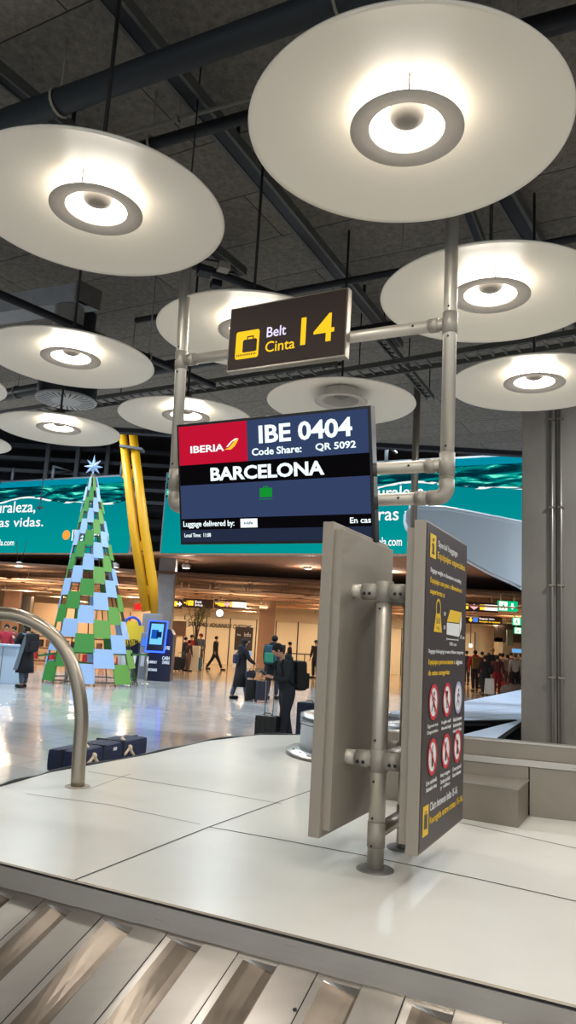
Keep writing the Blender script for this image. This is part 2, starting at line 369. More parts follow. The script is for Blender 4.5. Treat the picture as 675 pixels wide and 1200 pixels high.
b = MB(); FR.rect(b, .06, .868, .17, .955, .003, YEL); FR.rect(b, .085, .892, .145, .935, .005, BROWN); FR.rect(b, .1, .884, .13, .888, .005, BROWN); b.build('suitcase_icon', None, pR)
b = MB(); FR.poly(b, [(.19, .345), (.23, .285), (.33, .285), (.37, .345)], .003, YEL); FR.disc(b, .28, .268, .05, .003, YEL, 20, .038)
b.build('weight_icon', None, pR); T('50', .235, .298, .325, .318, BROWN, .03); T('kg', .25, .324, .31, .338, BROWN, .02)
b = MB(); FR.poly(b, [(.48, .305), (.56, .262), (.86, .262), (.8, .302)], .003, YEL); FR.poly(b, [(.48, .308), (.8, .306), (.8, .352), (.48, .348)], .003, WHITE); FR.poly(b, [(.805, .304), (.86, .266), (.86, .315), (.805, .35)], .003, WHITE)
FR.rect(b, .48, .362, .78, .365, .003, WHITE); FR.rect(b, .48, .357, .486, .37, .003, WHITE); FR.rect(b, .774, .357, .78, .37, .003, WHITE); b.build('box_icon', None, pR)
T('100 cm', .56, .373, .73, .385, WHITE); T('70', .41, .275, .45, .287, WHITE); T('cm', .41, .32, .45, .332, WHITE); T('75 cm', .83, .345, .95, .358, WHITE)
RED = mat('prohibition_red', (200, 40, 55), .6); INK = mat('ink_black', (30, 28, 32), .7)
caps = [['Sports', 'Deportivo'], ['Fragile stuff', 'Material frágil'], ['Musical instruments', 'Instrumentos', 'musicales'], ['Live animals', 'Animales vivos'], ['Baby buggies', 'Carritos de bebé', 'y sillas'], ['Oversized', 'Gran volumen']]
for i in range(6):
    u = (.22, .52, .8)[i % 3]; v = .565 if i < 3 else .732; r = .088
    b = MB(); ring = RED if i != 2 else mat('ring_mauve', (170, 160, 200), .6)
    FR.disc(b, u, v, r*.98, .003, WHITE, 32); FR.disc(b, u, v, r, .005, ring, 32, r*.8)
    du, dv = r/w, r/h
    if i in (0, 2):    # running figure
        FR.disc(b, u+.1*du, v-.45*dv, r*.13, .004, INK, 10)
        for (x0, y0, x1, y1, tt) in ((.05, -.3, -.1, .15, .14), (-.1, .15, .3, .35, .1), (-.1, .15, -.4, .5, .1), (.05, -.25, .4, -.05, .08), (.05, -.25, -.35, -.1, .08), (.3, .35, .2, .6, .08)):
            dx, dy = x1-x0, y1-y0; L = math.hypot(dx, dy); nx, ny = -dy/L*tt/2, dx/L*tt/2
            FR.poly(b, [(u+(x0+nx)*du, v+(y0+ny)*dv), (u+(x1+nx)*du, v+(y1+ny)*dv), (u+(x1-nx)*du, v+(y1-ny)*dv), (u+(x0-nx)*du, v+(y0-ny)*dv)], .004, INK)
    elif i == 1: FR.poly(b, [(u-.25*du, v-.5*dv), (u+.25*du, v-.5*dv), (u+.1*du, v), (u+.05*du, v+.4*dv), (u+.2*du, v+.5*dv), (u-.2*du, v+.5*dv), (u-.05*du, v+.4*dv), (u-.1*du, v)], .004, INK)
    elif i == 3: FR.poly(b, [(u-.06*du, v-.6*dv), (u+.06*du, v-.6*dv), (u+.07*du, v-.3*dv), (u+.16*du, v-.1*dv), (u+.16*du, v+.55*dv), (u-.16*du, v+.55*dv), (u-.16*du, v-.1*dv), (u-.07*du, v-.3*dv)], .004, INK)
    elif i == 4: FR.poly(b, [(u-.05*du, v-.55*dv), (u+.1*du, v-.5*dv), (u+.05*du, v), (u+.2*du, v+.2*dv), (u+.12*du, v+.55*dv), (u-.18*du, v+.55*dv), (u-.2*du, v+.1*dv)], .004, INK)
    else: FR.poly(b, [(u-.3*du, v-.35*dv), (u+.1*du, v-.4*dv), (u+.3*du, v-.15*dv), (u+.1*du, v+.05*dv), (u+.2*du, v+.45*dv), (u-.25*du, v+.5*dv), (u-.1*du, v+.05*dv)], .004, INK)
    if i != 2 :
        a = .72*.5; FR.poly(b, [(u-.64*du, v-.56*dv), (u-.52*du, v-.66*dv), (u+.64*du, v+.56*dv), (u+.52*du, v+.66*dv)], .0055, ring)
    b.build('prohibition_symbol', None, pR)
    for q, s_ in enumerate(caps[i]): T(s_, u-.11, v+.066+q*.019, u+.11, v+.08+q*.019, WHITE, .01)
# ------------------------------------------------------------------ carousel
O = V((-1.26, 3.74, ZD)); bd = V((.896, -.444, 0)).normalized(); qd = V((bd.y, -bd.x, 0))   # along the belt / towards the camera
t = thing('baggage_carousel', 'pale laminate baggage carousel deck with stainless steel sloping plate belt', 'baggage carousel', (.3, 4.5, 0))
far = [(-2.46, 4.36), (-1.86, 5.36), (-1.7, 5.98), (-1.17, 7.03), (-.7, 8.22), (-.17, 8.97), (.6, 9.3), (1.6, 8.9), (3.2, 7.6), (4.2, 5.6)]
f0 = O-bd*1.25; f1 = O+bd*5.2
outline = [V((f0.x, f0.y, ZD)), V((f1.x, f1.y, ZD))]+[V((x, y, ZD)) for x, y in far[::-1]]
MB().prism(outline, (0, 0, -.05), DECK, STEELD).build('deck', None, t)
MB().prism([p+V((0, 0, -.05)) for p in [V((-.9, 4.1, ZD)), V((3.6, 2.2, ZD)), V((3.6, 5.2, ZD)), V((2.8, 7.3, ZD)), (V((.5, 8.6, ZD))), V((-.3, 8.2, ZD)), V((-1.5, 5.3, ZD))]], (0, 0, -.57), STEELD).build('deck_base', None, t)
def seam(pts, wd=.012):
    b = MB()
    for a, c_ in zip(pts[:-1], pts[1:]):
        a, c_ = hz(*a, ZD+.0012), hz(*c_, ZD+.0012); d = (c_-a).normalized(); n_ = V((d.y, -d.x, 0))*wd/2
        b.quad(a-n_, c_-n_, c_+n_, a+n_)
    b.build('panel_joint', SEAM, t, recalc=False)
seam([(103, 904), (240, 926), (330, 942)], .009); seam([(30, 930), (128, 943), (235, 966)], .006); seam([(88, 1031), (245, 969), (320, 942), (368, 925)], .011)
seam([(245, 969), (330, 984), (420, 1001), (560, 1030), (675, 1056), (760, 1075)], .012); seam([(530, 962), (600, 977), (675, 994), (740, 1008)], .01); seam([(152, 907), (103, 925)], .005)
# skirt
kl = lambda u, d, dz: O+bd*u+qd*d+V((0, 0, dz))
b = MB(); 
for (d0, z0, d1, z1, m) in ((0, 0, .012, -.004, STEELD), (.012, -.004, .012, -.012, DARKM), (.012, -.012, .02, -.012, STEEL), (.02, -.012, .02, -.13, STEEL)):
    b.quad(kl(-1.3, d0, z0), kl(5.2, d0, z0), kl(5.2, d1, z1), kl(-1.3, d1, z1), m)
b.build('steel_skirt', None, t, recalc=False)
# plates
PL = bpy.data.materials.new('worn_plate_steel'); PL.use_nodes = True; nt = PL.node_tree; bs = nt.nodes['Principled BSDF']
bs.inputs['Metallic'].default_value = .92; bs.inputs['Roughness'].default_value = .3
uvn = nt.nodes.new('ShaderNodeTexCoord')
def nz(scale, st, rot, det=5):
    mp = nt.nodes.new('ShaderNodeMapping'); mp.inputs['Scale'].default_value = st; mp.inputs['Rotation'].default_value = (0, 0, rot)
    n_ = nt.nodes.new('ShaderNodeTexNoise'); n_.inputs['Scale'].default_value = scale; n_.inputs['Detail'].default_value = det
    nt.links.new(uvn.outputs['Object'], mp.inputs[0]); nt.links.new(mp.outputs[0], n_.inputs['Vector']); return n_
na = nz(1.5, (1, 6, 3), math.radians(-20), 2); nb = nz(10, (14, 1.0, 3), math.radians(25), 2)
rp = nt.nodes.new('ShaderNodeValToRGB'); rp.color_ramp.elements[0].color = srgb((180, 174, 167)); rp.color_ramp.elements[1].color = srgb((192, 187, 180)); rp.color_ramp.elements[0].position = .3; rp.color_ramp.elements[1].position = .72
nt.links.new(na.outputs[0], rp.inputs[0]); nt.links.new(rp.outputs[0], bs.inputs['Base Color'])
mr = nt.nodes.new('ShaderNodeMapRange'); mr.inputs[1].default_value = .35; mr.inputs[2].default_value = .7; mr.inputs[3].default_value = .29; mr.inputs[4].default_value = .33
nt.links.new(nb.outputs[0], mr.inputs[0]); nt.links.new(mr.outputs[0], bs.inputs['Roughness'])
bu = nt.nodes.new('ShaderNodeBump'); bu.inputs['Strength'].default_value = .003; bu.inputs['Distance'].default_value = .002; nt.links.new(nb.outputs[0], bu.inputs['Height']); nt.links.new(bu.outputs[0], bs.inputs['Normal'])
PL2 = PL.copy(); PL2.name = 'scuffed_shaded_steel'  # recess steel: browner from scuffing, and darkened to paint in the shade
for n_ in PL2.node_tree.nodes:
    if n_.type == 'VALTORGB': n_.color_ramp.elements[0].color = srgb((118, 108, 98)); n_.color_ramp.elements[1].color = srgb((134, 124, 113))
sl = .38; sd = qd*math.cos(sl)+V((0, 0, -math.sin(sl))); sn2 = bd.cross(sd); sn2 = sn2 if sn2.z > 0 else -sn2
B0 = O+qd*.02+V((0, 0, -.1))
per = .333; u_c = .32
def ss(x): x = max(0, min(1, x)); return x*x*(3-2*x)
def plate(k):
    ub = u_c+k*per; us = [0, .004, .03, .06, .09, .12, .15, .17, .1745, .18, .22, .26, .30, .329]
    vs_ = [0, .012, .024, .03, .045, .08, .14, .22, .32, .45, .6, .75]
    P = []
    for v in vs_:
        for u in us:
            hgt = .0
            if v >= .0245 and u < .1742 :
                ramp = ss((u-.0)/.17); side = 1-.55*ss((v-.1)/.5)
                hgt = -.028*ramp*side*(1 if v >= .03 else (v-.024)/.006)
            if u >= .1745: hgt = .002
            if u > .327: hgt = .0015
            sc = .010*math.sin(PI*min(1, max(0, u/per)))**1 if v < .02 else .0
            P.append(B0+bd*(ub+u)+sd*(v-sc)+sn2*hgt)
    n_ = len(us); fs = [(i*n_+j, i*n_+j+1, (i+1)*n_+j+1, (i+1)*n_+j) for i in range(len(vs_)-1) for j in range(n_-1)]
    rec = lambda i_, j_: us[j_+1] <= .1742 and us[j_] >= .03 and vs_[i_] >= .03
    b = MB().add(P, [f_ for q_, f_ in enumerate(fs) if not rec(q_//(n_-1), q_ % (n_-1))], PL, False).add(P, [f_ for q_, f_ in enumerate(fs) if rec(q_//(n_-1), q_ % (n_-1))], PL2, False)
    # thickness: fold the edges down
    row = [P[j]-sn2*.035 for j in range(n_)]; b.add(P[:n_]+row, [(j, j+1, n_+j+1, n_+j) for j in range(n_-1)], PL)
    o = b.build('belt_plate', None, t)
    if k % 4 == 3:
        q = B0+bd*(ub-.02+.07)+sd*.0
    return o
for k_ in range(-4, 11): plate(k_)
q = hp(345.5, 1183, B0+sn2*.004, sn2)
MB().lathe(q, [(.0001, .001), (.0075, .001), (.0075, 0)], 16, DARKM, axis=sn2).build('screw_head', None, t)
b = MB(); lo_ = B0+sd*.76
b.quad(kl(-1.3, .02, -.14), kl(5.2, .02, -.14), B0+bd*5.2+sd*.76-sn2*.06, B0-bd*1.3+sd*.76-sn2*.06, DARKM)
b.quad(B0-bd*1.3+sd*.75, B0+bd*5.2+sd*.75, onp(B0+bd*5.2+sd*.75, 0), onp(B0-bd*1.3+sd*.75, 0), STEELD)
b.build('belt_housing', None, t, recalc=False)
# far side belt skirt (sloping away from the deck edge)
b = MB(); fp = [V((x, y, ZD)) for x, y in far[:7]]
for a, c_ in zip(fp[:-1], fp[1:]):
    d = (c_-a).normalized(); o_ = V((-d.y, d.x, 0))
    b.quad(a+V((0, 0, -.0)), c_, c_+o_*.03+V((0, 0, -.07)), a+o_*.03+V((0, 0, -.07)), DARKM)
    b.quad(a+o_*.03+V((0, 0, -.07)), c_+o_*.03+V((0, 0, -.07)), c_+o_*.72+V((0, 0, -.36)), a+o_*.72+V((0, 0, -.36)), STEEL)
b.build('far_belt', None, t, recalc=False)
# wavy rubber lip along the far edge
b = MB(); L_ = []
for a, c_ in zip(fp[:-1], fp[1:]):
    for q in range(8): L_.append(a.lerp(c_, q/8)+V((-.01, .02, -.002+.008*math.sin(q*PI/4))))
b.tube(L_, .014, 8, BLACKP); b.build('rubber_lip', None, t)
# ------------------------------------------------------------------ steel enclosure on the deck
W1 = V((1.8, 5.393, ZD)); W2 = V((2.077, 5.313, ZD)); wd_ = (W2-W1).normalized(); wn = V((wd_.y, -wd_.x, 0)); wn = wn if wn.y < 0 else -wn
t = thing('steel_barrier', 'long low stainless steel barrier wall standing on the deck before the column', 'barrier', W1)
A = W1-wd_*1.15; Bw = W1+wd_*2.0
zz = lambda x, y: hp(x, y, W1, wn).z
z1, z2, z3 = zz(622, 898.5), zz(622, 893), zz(622, 873)
def slab(P, Q, d0, d1, za, zb, m):
    L = (Q-P).length; return MB().box(((P+Q)/2+wn*(d0+d1)/2).to_3d()*1+V((0, 0, (za+zb)/2-ZD)), (L, abs(d1-d0), zb-za), wd_, (0, 0, 1), m, .003)
for i, (p_, q_) in enumerate(((A, W1-wd_*.02), (W1-wd_*.012, Bw))):
    slab(p_, q_, -.04, 0, ZD, z1-.004, STEELD).build('lower_panel', None, t)
slab(A, Bw, -.05, -.035, ZD, z1+.002, DARKM).build('shadow_backing', None, t)  # dark strip behind the panels, stands in for shade in their joint
slab(A, Bw, -.06, .018, z1, z2+.012, STEEL).build('ledge', None, t)
slab(A, Bw, -.1, -.03, z2+.012, z3, STEELD).build('upper_panel', None, t)
slab(A, Bw, -.12, -.02, z3, z3+.012, STEEL).build('top_cap', None, t)
c0 = hz(607, 970.4, ZD); c1 = W1-wd_*.02; hb = .245
t2 = thing('steel_box', 'low stainless steel box at the foot of the barrier behind the information board', 'box', c0)
lft = hz(541, 959.3, ZD); ed = (c0-lft).normalized(); lft = c0-ed*.75
bk = c1; pts = [lft, c0, bk, bk-ed*.75]
MB().prism([p+V((0, 0, hb-.012)) for p in pts], (0, 0, -hb+.012), STEELD).build('box_body', None, t2)
MB().prism([p+V((0, 0, hb)) for p in [lft-wn*0-ed*.004, c0+ed*.006+wn*.006, bk+ed*.006, bk-ed*.75]], (0, 0, -.012), STEEL).build('box_lid', None, t2)
# rounded enclosure end and plinth
dc = V((.85, 7.7, ZD)); DR = .6
t = thing('curved_steel_enclosure', 'round stainless steel enclosure end glimpsed left of the information boards', 'barrier', dc)
BLUEST = mat('pale_steel', (165, 172, 180), .25, .85, noise=.05)
MB().lathe(dc, [(DR, .05), (DR, .3), (DR+.006, .305), (DR+.006, .39), (DR-.02, .4), (DR-.13, .4), (DR-.13, .12), (.001, .12)], 96, BLUEST).build('drum_wall', None, t)
MB().lathe(dc, [(DR+.003, .297), (DR+.009, .3), (DR+.003, .303)], 96, DARKM).build('drum_joint', None, t)
MB().lathe(dc, [(DR-.135, .15), (DR-.14, .38), (DR-.16, .38), (.001, .13)], 64, BLACKP).build('dark_lining', None, t)
MB().lathe(dc, [(.1, .05), (DR+.12, .05), (DR+.132, .042), (DR+.138, .0)], 96, STEEL).build('plinth', None, t)
for a in (3.3, 3.6, 3.9, 4.2, 4.5):
    q = dc+V((math.cos(a)*(DR+.07), math.sin(a)*(DR+.07), .05)); MB().lathe(q, [(.001, .006), (.012, .005), (.014, 0)], 10, DARKM).build('bolt', None, t)
# ------------------------------------------------------------------ hoop rail
cl = [(91, 922), (92.5, 890), (94.5, 862), (95.5, 842), (93.5, 816), (88, 790), (80, 769), (68.5, 751), (56, 739), (42, 730), (30, 724.5), (16, 720.5), (2, 719)]
Yh = hz(91, 922, ZD).y
P = [hy(x, y, Yh) for x, y in cl]; xm = P[-1].x-.05
Q = P+[V((2*xm-p.x, Yh, p.z)) for p in P[::-1]]
t = thing('hoop_rail', 'thick arched steel tube rail standing on the deck at the left edge', 'rail', P[0])
sm = []
for i in range(len(Q)-1):
    p0, p1, p2, p3 = Q[max(i-1, 0)], Q[i], Q[i+1], Q[min(i+2, len(Q)-1)]
    for s_ in (0, .34, .67):
        sm.append(.5*((2*p1)+(p2-p0)*s_+(2*p0-5*p1+4*p2-p3)*s_*s_+(3*p1-p0-3*p2+p3)*s_**3))
sm.append(Q[-1]); sm[0].z = ZD; sm[-1].z = ZD
MB().tube(sm, .049, 24, mat('hoop_steel', (165, 155, 140), .3, .85)).build('tube', None, t)
for p_ in (sm[0], sm[-1]): MB().lathe(onp(p_, ZD), [(.001, .007), (.085, .007), (.09, 0)], 32, PANEL).build('base_flange', None, t)
# ------------------------------------------------------------------ floor and hall shell
def floor_mat():
    m = bpy.data.materials.new('polished_floor'); m.use_nodes = True; nt = m.node_tree; b = nt.nodes['Principled BSDF']
    tc = nt.nodes.new('ShaderNodeTexCoord'); mp = nt.nodes.new('ShaderNodeMapping'); mp.inputs['Rotation'].default_value = (0, 0, .46); nt.links.new(tc.outputs['Object'], mp.inputs[0])
    br = nt.nodes.new('ShaderNodeTexBrick'); br.offset = 0; br.inputs['Scale'].default_value = 1; br.inputs['Mortar Size'].default_value = .006; br.inputs['Brick Width'].default_value = 1.2; br.inputs['Row Height'].default_value = .6
    br.inputs['Color1'].default_value = srgb((196, 196, 194)); br.inputs['Color2'].default_value = srgb((178, 180, 182)); br.inputs['Mortar'].default_value = srgb((130, 132, 136))
    nt.links.new(mp.outputs[0], br.inputs['Vector'])
    n_ = nt.nodes.new('ShaderNodeTexNoise'); n_.inputs['Scale'].default_value = .8; n_.inputs['Detail'].default_value = 8; nt.links.new(mp.outputs[0], n_.inputs['Vector'])
    mx = nt.nodes.new('ShaderNodeMix'); mx.data_type = 'RGBA'; mx.blend_type = 'MULTIPLY'; mx.inputs[0].default_value = .3
    nt.links.new(br.outputs[0], mx.inputs[6]); nt.links.new(n_.outputs[0], mx.inputs[7]); nt.links.new(mx.outputs[2], b.inputs['Base Color'])
    mr = nt.nodes.new('ShaderNodeMapRange'); mr.inputs[3].default_value = .06; mr.inputs[4].default_value = .2; nt.links.new(n_.outputs[0], mr.inputs[0]); nt.links.new(mr.outputs[0], b.inputs['Roughness'])
    b.inputs['Specular IOR Level'].default_value = .9
    return m
struct(MB().prism([(-26, -6, 0), (24, -6, 0), (24, 62, 0), (-26, 62, 0)], (0, 0, -.1), floor_mat()).build('floor'))
warm = mat('warm_stone_floor', (190, 160, 130), .14, noise=.08, nscale=1.5, spec=.8)
# warm stone under the low ceiling
struct(MB().prism([(-26, 31.5, .004), (24, 26.5, .004), (24, 62, .004), (-26, 62, .004)], (0, 0, -.003), warm).build('floor'))
# concrete ceiling
cm = bpy.data.materials.new('rough_concrete'); cm.use_nodes = True; nt = cm.node_tree; b = nt.nodes['Principled BSDF']; b.inputs['Roughness'].default_value = .95
tc = nt.nodes.new('ShaderNodeTexCoord'); mp = nt.nodes.new('ShaderNodeMapping'); mp.inputs['Rotation'].default_value = (0, 0, .5); nt.links.new(tc.outputs['Object'], mp.inputs[0])
br = nt.nodes.new('ShaderNodeTexBrick'); br.inputs['Scale'].default_value = 1; br.inputs['Mortar Size'].default_value = .008; br.inputs['Mortar Smooth'].default_value = .4; br.inputs['Brick Width'].default_value = 4; br.inputs['Row Height'].default_value = .85
br.inputs['Color1'].default_value = srgb((136, 128, 117)); br.inputs['Color2'].default_value = srgb((122, 116, 106)); br.inputs['Mortar'].default_value = srgb((50, 46, 42))
nt.links.new(mp.outputs[0], br.inputs['Vector'])
n1 = nt.nodes.new('ShaderNodeTexNoise'); n1.inputs['Scale'].default_value = 14; n1.inputs['Detail'].default_value = 10; n1.inputs['Roughness'].default_value = .75; nt.links.new(tc.outputs['Object'], n1.inputs['Vector'])
mrg = nt.nodes.new('ShaderNodeMapRange'); mrg.inputs[1].default_value = .3; mrg.inputs[2].default_value = .7; mrg.inputs[3].default_value = .5; mrg.inputs[4].default_value = 1.25; nt.links.new(n1.outputs[0], mrg.inputs[0])
mx = nt.nodes.new('ShaderNodeMix'); mx.data_type = 'RGBA'; mx.blend_type = 'MULTIPLY'; mx.inputs[0].default_value = 1
nt.links.new(br.outputs[0], mx.inputs[6]); nt.links.new(mrg.outputs[0], mx.inputs[7]); nt.links.new(mx.outputs[2], b.inputs['Base Color'])
bu = nt.nodes.new('ShaderNodeBump'); bu.inputs['Strength'].default_value = .6; bu.inputs['Distance'].default_value = .03; nt.links.new(n1.outputs[0], bu.inputs['Height']); nt.links.new(bu.outputs[0], b.inputs['Normal'])
struct(MB().prism([(-26, -6, ZC), (24, -6, ZC), (24, 16.5, ZC), (-26, 16.5, ZC)], (0, 0, .4), cm).build('ceiling'))
struct(MB().prism([(-26, 16.5, 11), (24, 16.5, 11), (24, 62, 11), (-26, 62, 11)], (0, 0, .3), mat('dark_roof', (46, 50, 58), .9)).build('ceiling'))
CONC = mat('column_concrete', (128, 122, 112), .85, noise=.12, nscale=2.2, bump=.15, bscale=25, stretch=(1, 1, .5))
DW = mat('dark_wall', (44, 46, 52), .9, noise=.2)
# ------------------------------------------------------------------ ceiling steelwork
BEAMM = mat('channel_steel', (96, 96, 92), .6, .4, noise=.1)
PIPEB = mat('painted_pipe', (40, 45, 50), .6, .1)
def beam(name, label, a, b_, Z, wdt, hgt, m, group=None, ext=(2, 2), lips=True):
    A_, B_ = hz(a[0], a[1], Z), hz(b_[0], b_[1], Z); d = (B_-A_).normalized(); A_ = A_-d*ext[0]; B_ = B_+d*ext[1]
    t = thing(name, label, 'ceiling beam', (A_+B_)/2, group); L = (B_-A_).length; c_ = (A_+B_)/2; n_ = d.cross(V((0, 0, 1)))
    MB().box(c_+V((0, 0, hgt*.5)), (L, wdt*.8, hgt*.9), d, (0, 0, 1), DARKM).build('web', None, t)
    for s_ in (-1, 1): MB().box(c_+n_*s_*wdt*.42+V((0, 0, hgt*.45)), (L, wdt*.18, hgt), d, (0, 0, 1), m).build('flange', None, t)
    for e in (.15, .5, .85):
        q = A_.lerp(B_, e); MB().tube([q+V((0, 0, hgt*.5)), V((q.x, q.y, ZC+.02))], .02, 8, DARKM).build('hanger', None, t)
    return t
beam('ceiling_channel', 'long double steel channel running diagonally under the concrete ceiling between the two largest lamps', (136, 10), (399, 327), 6.0, .17, .1, BEAMM, None, (3, 2.2))
beam('ceiling_channel', 'steel channel under the ceiling at the upper left edge above the left lamp', (0, 92), (60, 141), 6.0, .13, .1, BEAMM, None, (2, 3))
beam('ceiling_channel', 'steel channel pair under the ceiling seen between the two right hand lamps', (592, 232), (622, 283), 6.0, .2, .12, BEAMM, None, (3, 3))
beam('ceiling_channel', 'steel channel seen just below and right of the lower edge of the biggest lamp', (548, 250), (562, 286), 6.0, .1, .1, BEAMM, None, (2.5, 2.5))
def pipe(label, a, b_, Z, r, m, ext=(3, 4), name='ceiling_pipe'):
    A_, B_ = hz(a[0], a[1], Z), hz(b_[0], b_[1], Z); d = (B_-A_).normalized(); A_ = A_-d*ext[0]; B_ = B_+d*ext[1]
    t = thing(name, label, 'pipe', (A_+B_)/2)
    MB().tube([A_, B_], r, 16, m).build('pipe_run', None, t)
    L = (B_-A_).length; n_ = max(2, int(L/2.2))
    for k in range(n_):
        q = A_.lerp(B_, (k+.55)/n_); b = MB(); s_ = d.cross(V((0, 0, 1)))
        b.tube([q+s_*(r+.012)*math.cos(a_)+V((0, 0, (r+.012)*math.sin(a_))) for a_ in [2*PI*i/16 for i in range(16)]], .012, 6, PANEL, closed=True)
        b.tube([q+V((0, 0, r)), V((q.x, q.y, ZC+.02))], .008, 6, PANEL); b.build('pipe_clamp', None, t)
    return t
pipe('thick dark blue-grey pipe crossing the ceiling at the top of the photo', (0, 145), (302, 35), 5.75, .095, PIPEB)
pipe('dark bar crossing the ceiling behind the belt sign and the biggest lamp', (171, 171), (292, 136), 5.8, .05, DARKM, (1.5, 6))
pipe('thin pale conduit crossing the ceiling just above the dark bar', (151, 156), (292, 116), 5.95, .016, PANEL, (1, 6))
pipe('long black cable bar crossing behind the top of the belt sign', (335, 343), (511, 310), 5.7, .04, DARKM, (2.2, 3))
pipe('dark bar at the top right corner behind the biggest lamp', (626, 30), (675, 17), 5.8, .06, DARKM, (1, 5))
pipe('dark duct pipe crossing behind the left gantry post and lamps', (183, 432), (265, 418), 5.4, .09, DARKM, (9, 9))
pipe('dark pipe running behind the lamps at middle left', (0, 345), (110, 392), 5.1, .045, DARKM, (2, 2))
# cable trays
def tray(label, a, b_, Z, wdt, n_, ext=(1, 1)):
    A_, B_ = hz(*a, Z), hz(*b_, Z); d = (B_-A_).normalized(); A_ -= d*ext[0]; B_ += d*ext[1]; s_ = d.cross(V((0, 0, 1)))
    t = thing('cable_tray', label, 'cable tray', (A_+B_)/2)
    for q in (-1, 1): MB().box((A_+B_)/2+s_*q*wdt/2, ((B_-A_).length, .02, .07), d, (0, 0, 1), BEAMM).build('side_rail', None, t)
    for i in range(n_):
        MB().box(A_.lerp(B_, (i+.5)/n_), (.03, wdt, .02), d, (0, 0, 1), BEAMM).build('rung', None, t)
    b = MB().tube([A_+s_*.05+V((0, 0, .04)), B_+s_*.02+V((0, 0, .04))], .03, 8, BLACKP); b.build('cable_bundle', None, t)
    for e in (.1, .5, .9):
        q = A_.lerp(B_, e)+s_*wdt/2; MB().tube([q, V((q.x, q.y, ZC+.02))], .01, 6, DARKM).build('hanger', None, t)
tray('ladder cable tray hanging behind the left gantry post at lamp height', (205, 458), (330, 440), 5.6, .35, 40, (5, 1))
tray('ladder cable tray hanging behind the right gantry post', (400, 440), (600, 408), 5.45, .35, 40, (.3, 4))
tray('cable tray high above the teal screen at right', (395, 395), (500, 378), 6.05, .3, 30, (.5, 4))
tray('pale thin cable tray sloping down behind the upper gantry rail', (445, 395), (495, 455), 5.85, .12, 18, (.3, .5))
# duct box with flexible duct and round vent
t = thing('duct_box', 'grey rectangular air duct box with crinkled flexible duct on the ceiling at left', 'air duct', hz(70, 355, 5.6))
GD = mat('galvanised_duct', (160, 162, 166), .6, .3, noise=.08)
Pa, Pn, Pf = hz(0, 366, 5.4), hz(92, 352, 5.4), hz(116, 364, 5.4); d = (Pn-Pa).normalized(); hgt = hy(92, 330, Pn.y).z-5.4
MB().prism([Pn, Pf, Pf-d*6, Pn-d*6], (0, 0, hgt), GD).build('duct_body', None, t)
for e_ in (0, 1.6, 3.2): MB().prism([Pn-d*e_+(Pn-Pf).normalized()*.02, Pf-d*e_-(Pn-Pf).normalized()*.02, Pf-d*(e_+.04)-(Pn-Pf).normalized()*.02, Pn-d*(e_+.04)+(Pn-Pf).normalized()*.02], (0, 0, hgt+.02), STEELD).build('duct_flange', None, t)
q = hz(82, 361, 5.4); L_ = []; rr = []
for i in range(30): L_.append(q+V((0, 0, .0-i*.02))); rr.append(.16+.012*(i % 2))
MB().tube(L_, rr, 20, mat('foil_duct', (165, 162, 158), .35, .8, bump=.4, bscale=30)).build('flexible_duct', None, t)
t = thing('round_air_vent', 'round radial-slot air vent hanging from a dark drum between two left lamps', 'air vent', hz(77, 470, 4.9))
vc = hz(77.5, 470, 4.95); 
MB().lathe(vc, [(.001, 0), (.18, 0), (.2, -.01), (.42, -.004), (.435, .01), (.43, .03), (.001, .03)], 64, mat('vent_white', (190, 190, 188), .5)).build('vent_plate', None, t)
for k in range(28):
    a = 2*PI*k/28; dr = V((math.cos(a), math.sin(a), 0)); tn = V((-dr.y, dr.x, 0))
    MB().quad(vc+dr*.21-tn*.007+V((0, 0, -.011)), vc+dr*.40-tn*.016+V((0, 0, -.007)), vc+dr*.40+tn*.016+V((0, 0, -.007)), vc+dr*.21+tn*.007+V((0, 0, -.011)), BLACKP).build('slot', None, t)
MB().lathe(vc, [(.4, .02), (.42, .12), (.42, .5), (.3, .55), (.3, ZC-vc.z)], 40, DARKM).build('vent_drum', None, t)
t = thing('junction_box_cluster', 'cluster of small junction boxes and looped cables on the ceiling behind the left gantry post', 'junction box', hz(245, 320, 5.7))
q = hz(240, 318, 5.75)
for i, (dx, dy, sz) in enumerate(((0, 0, .16), (.22, -.12, .13), (.1, .3, .12))): MB().box(q+V((dx, dy, 0)), (sz, sz, .08), (1, .4, 0), (0, 0, 1), (DARKM, PANEL)[i % 2], .01).build('enclosure', None, t)
MB().tube([q+V((.1+.25*math.cos(a), .1+.1*math.sin(a), .05+.12*math.sin(a*.5))) for a in [i*2*PI/24 for i in range(25)]], .012, 6, BLACKP).build('cable_loop', None, t)
MB().tube([q+V((-.8, -.5, .05)), q+V((.8, .6, .05))], .05, 10, DARKM).build('conduit', None, t)
t = thing('hanging_mast', 'slim grey vertical steel pole hanging behind the right end of the flight screen', 'pole', hy(484, 630, 12.5))
p1 = hy(484, 632, 12.5); MB().tube([p1, V((p1.x, p1.y, ZC+.05))], .06, 14, STEELD).build('pole', None, t)
MB().box(p1+V((0, 0, .02)), (.16, .16, .03), m=STEELD).build('end_plate', None, t)
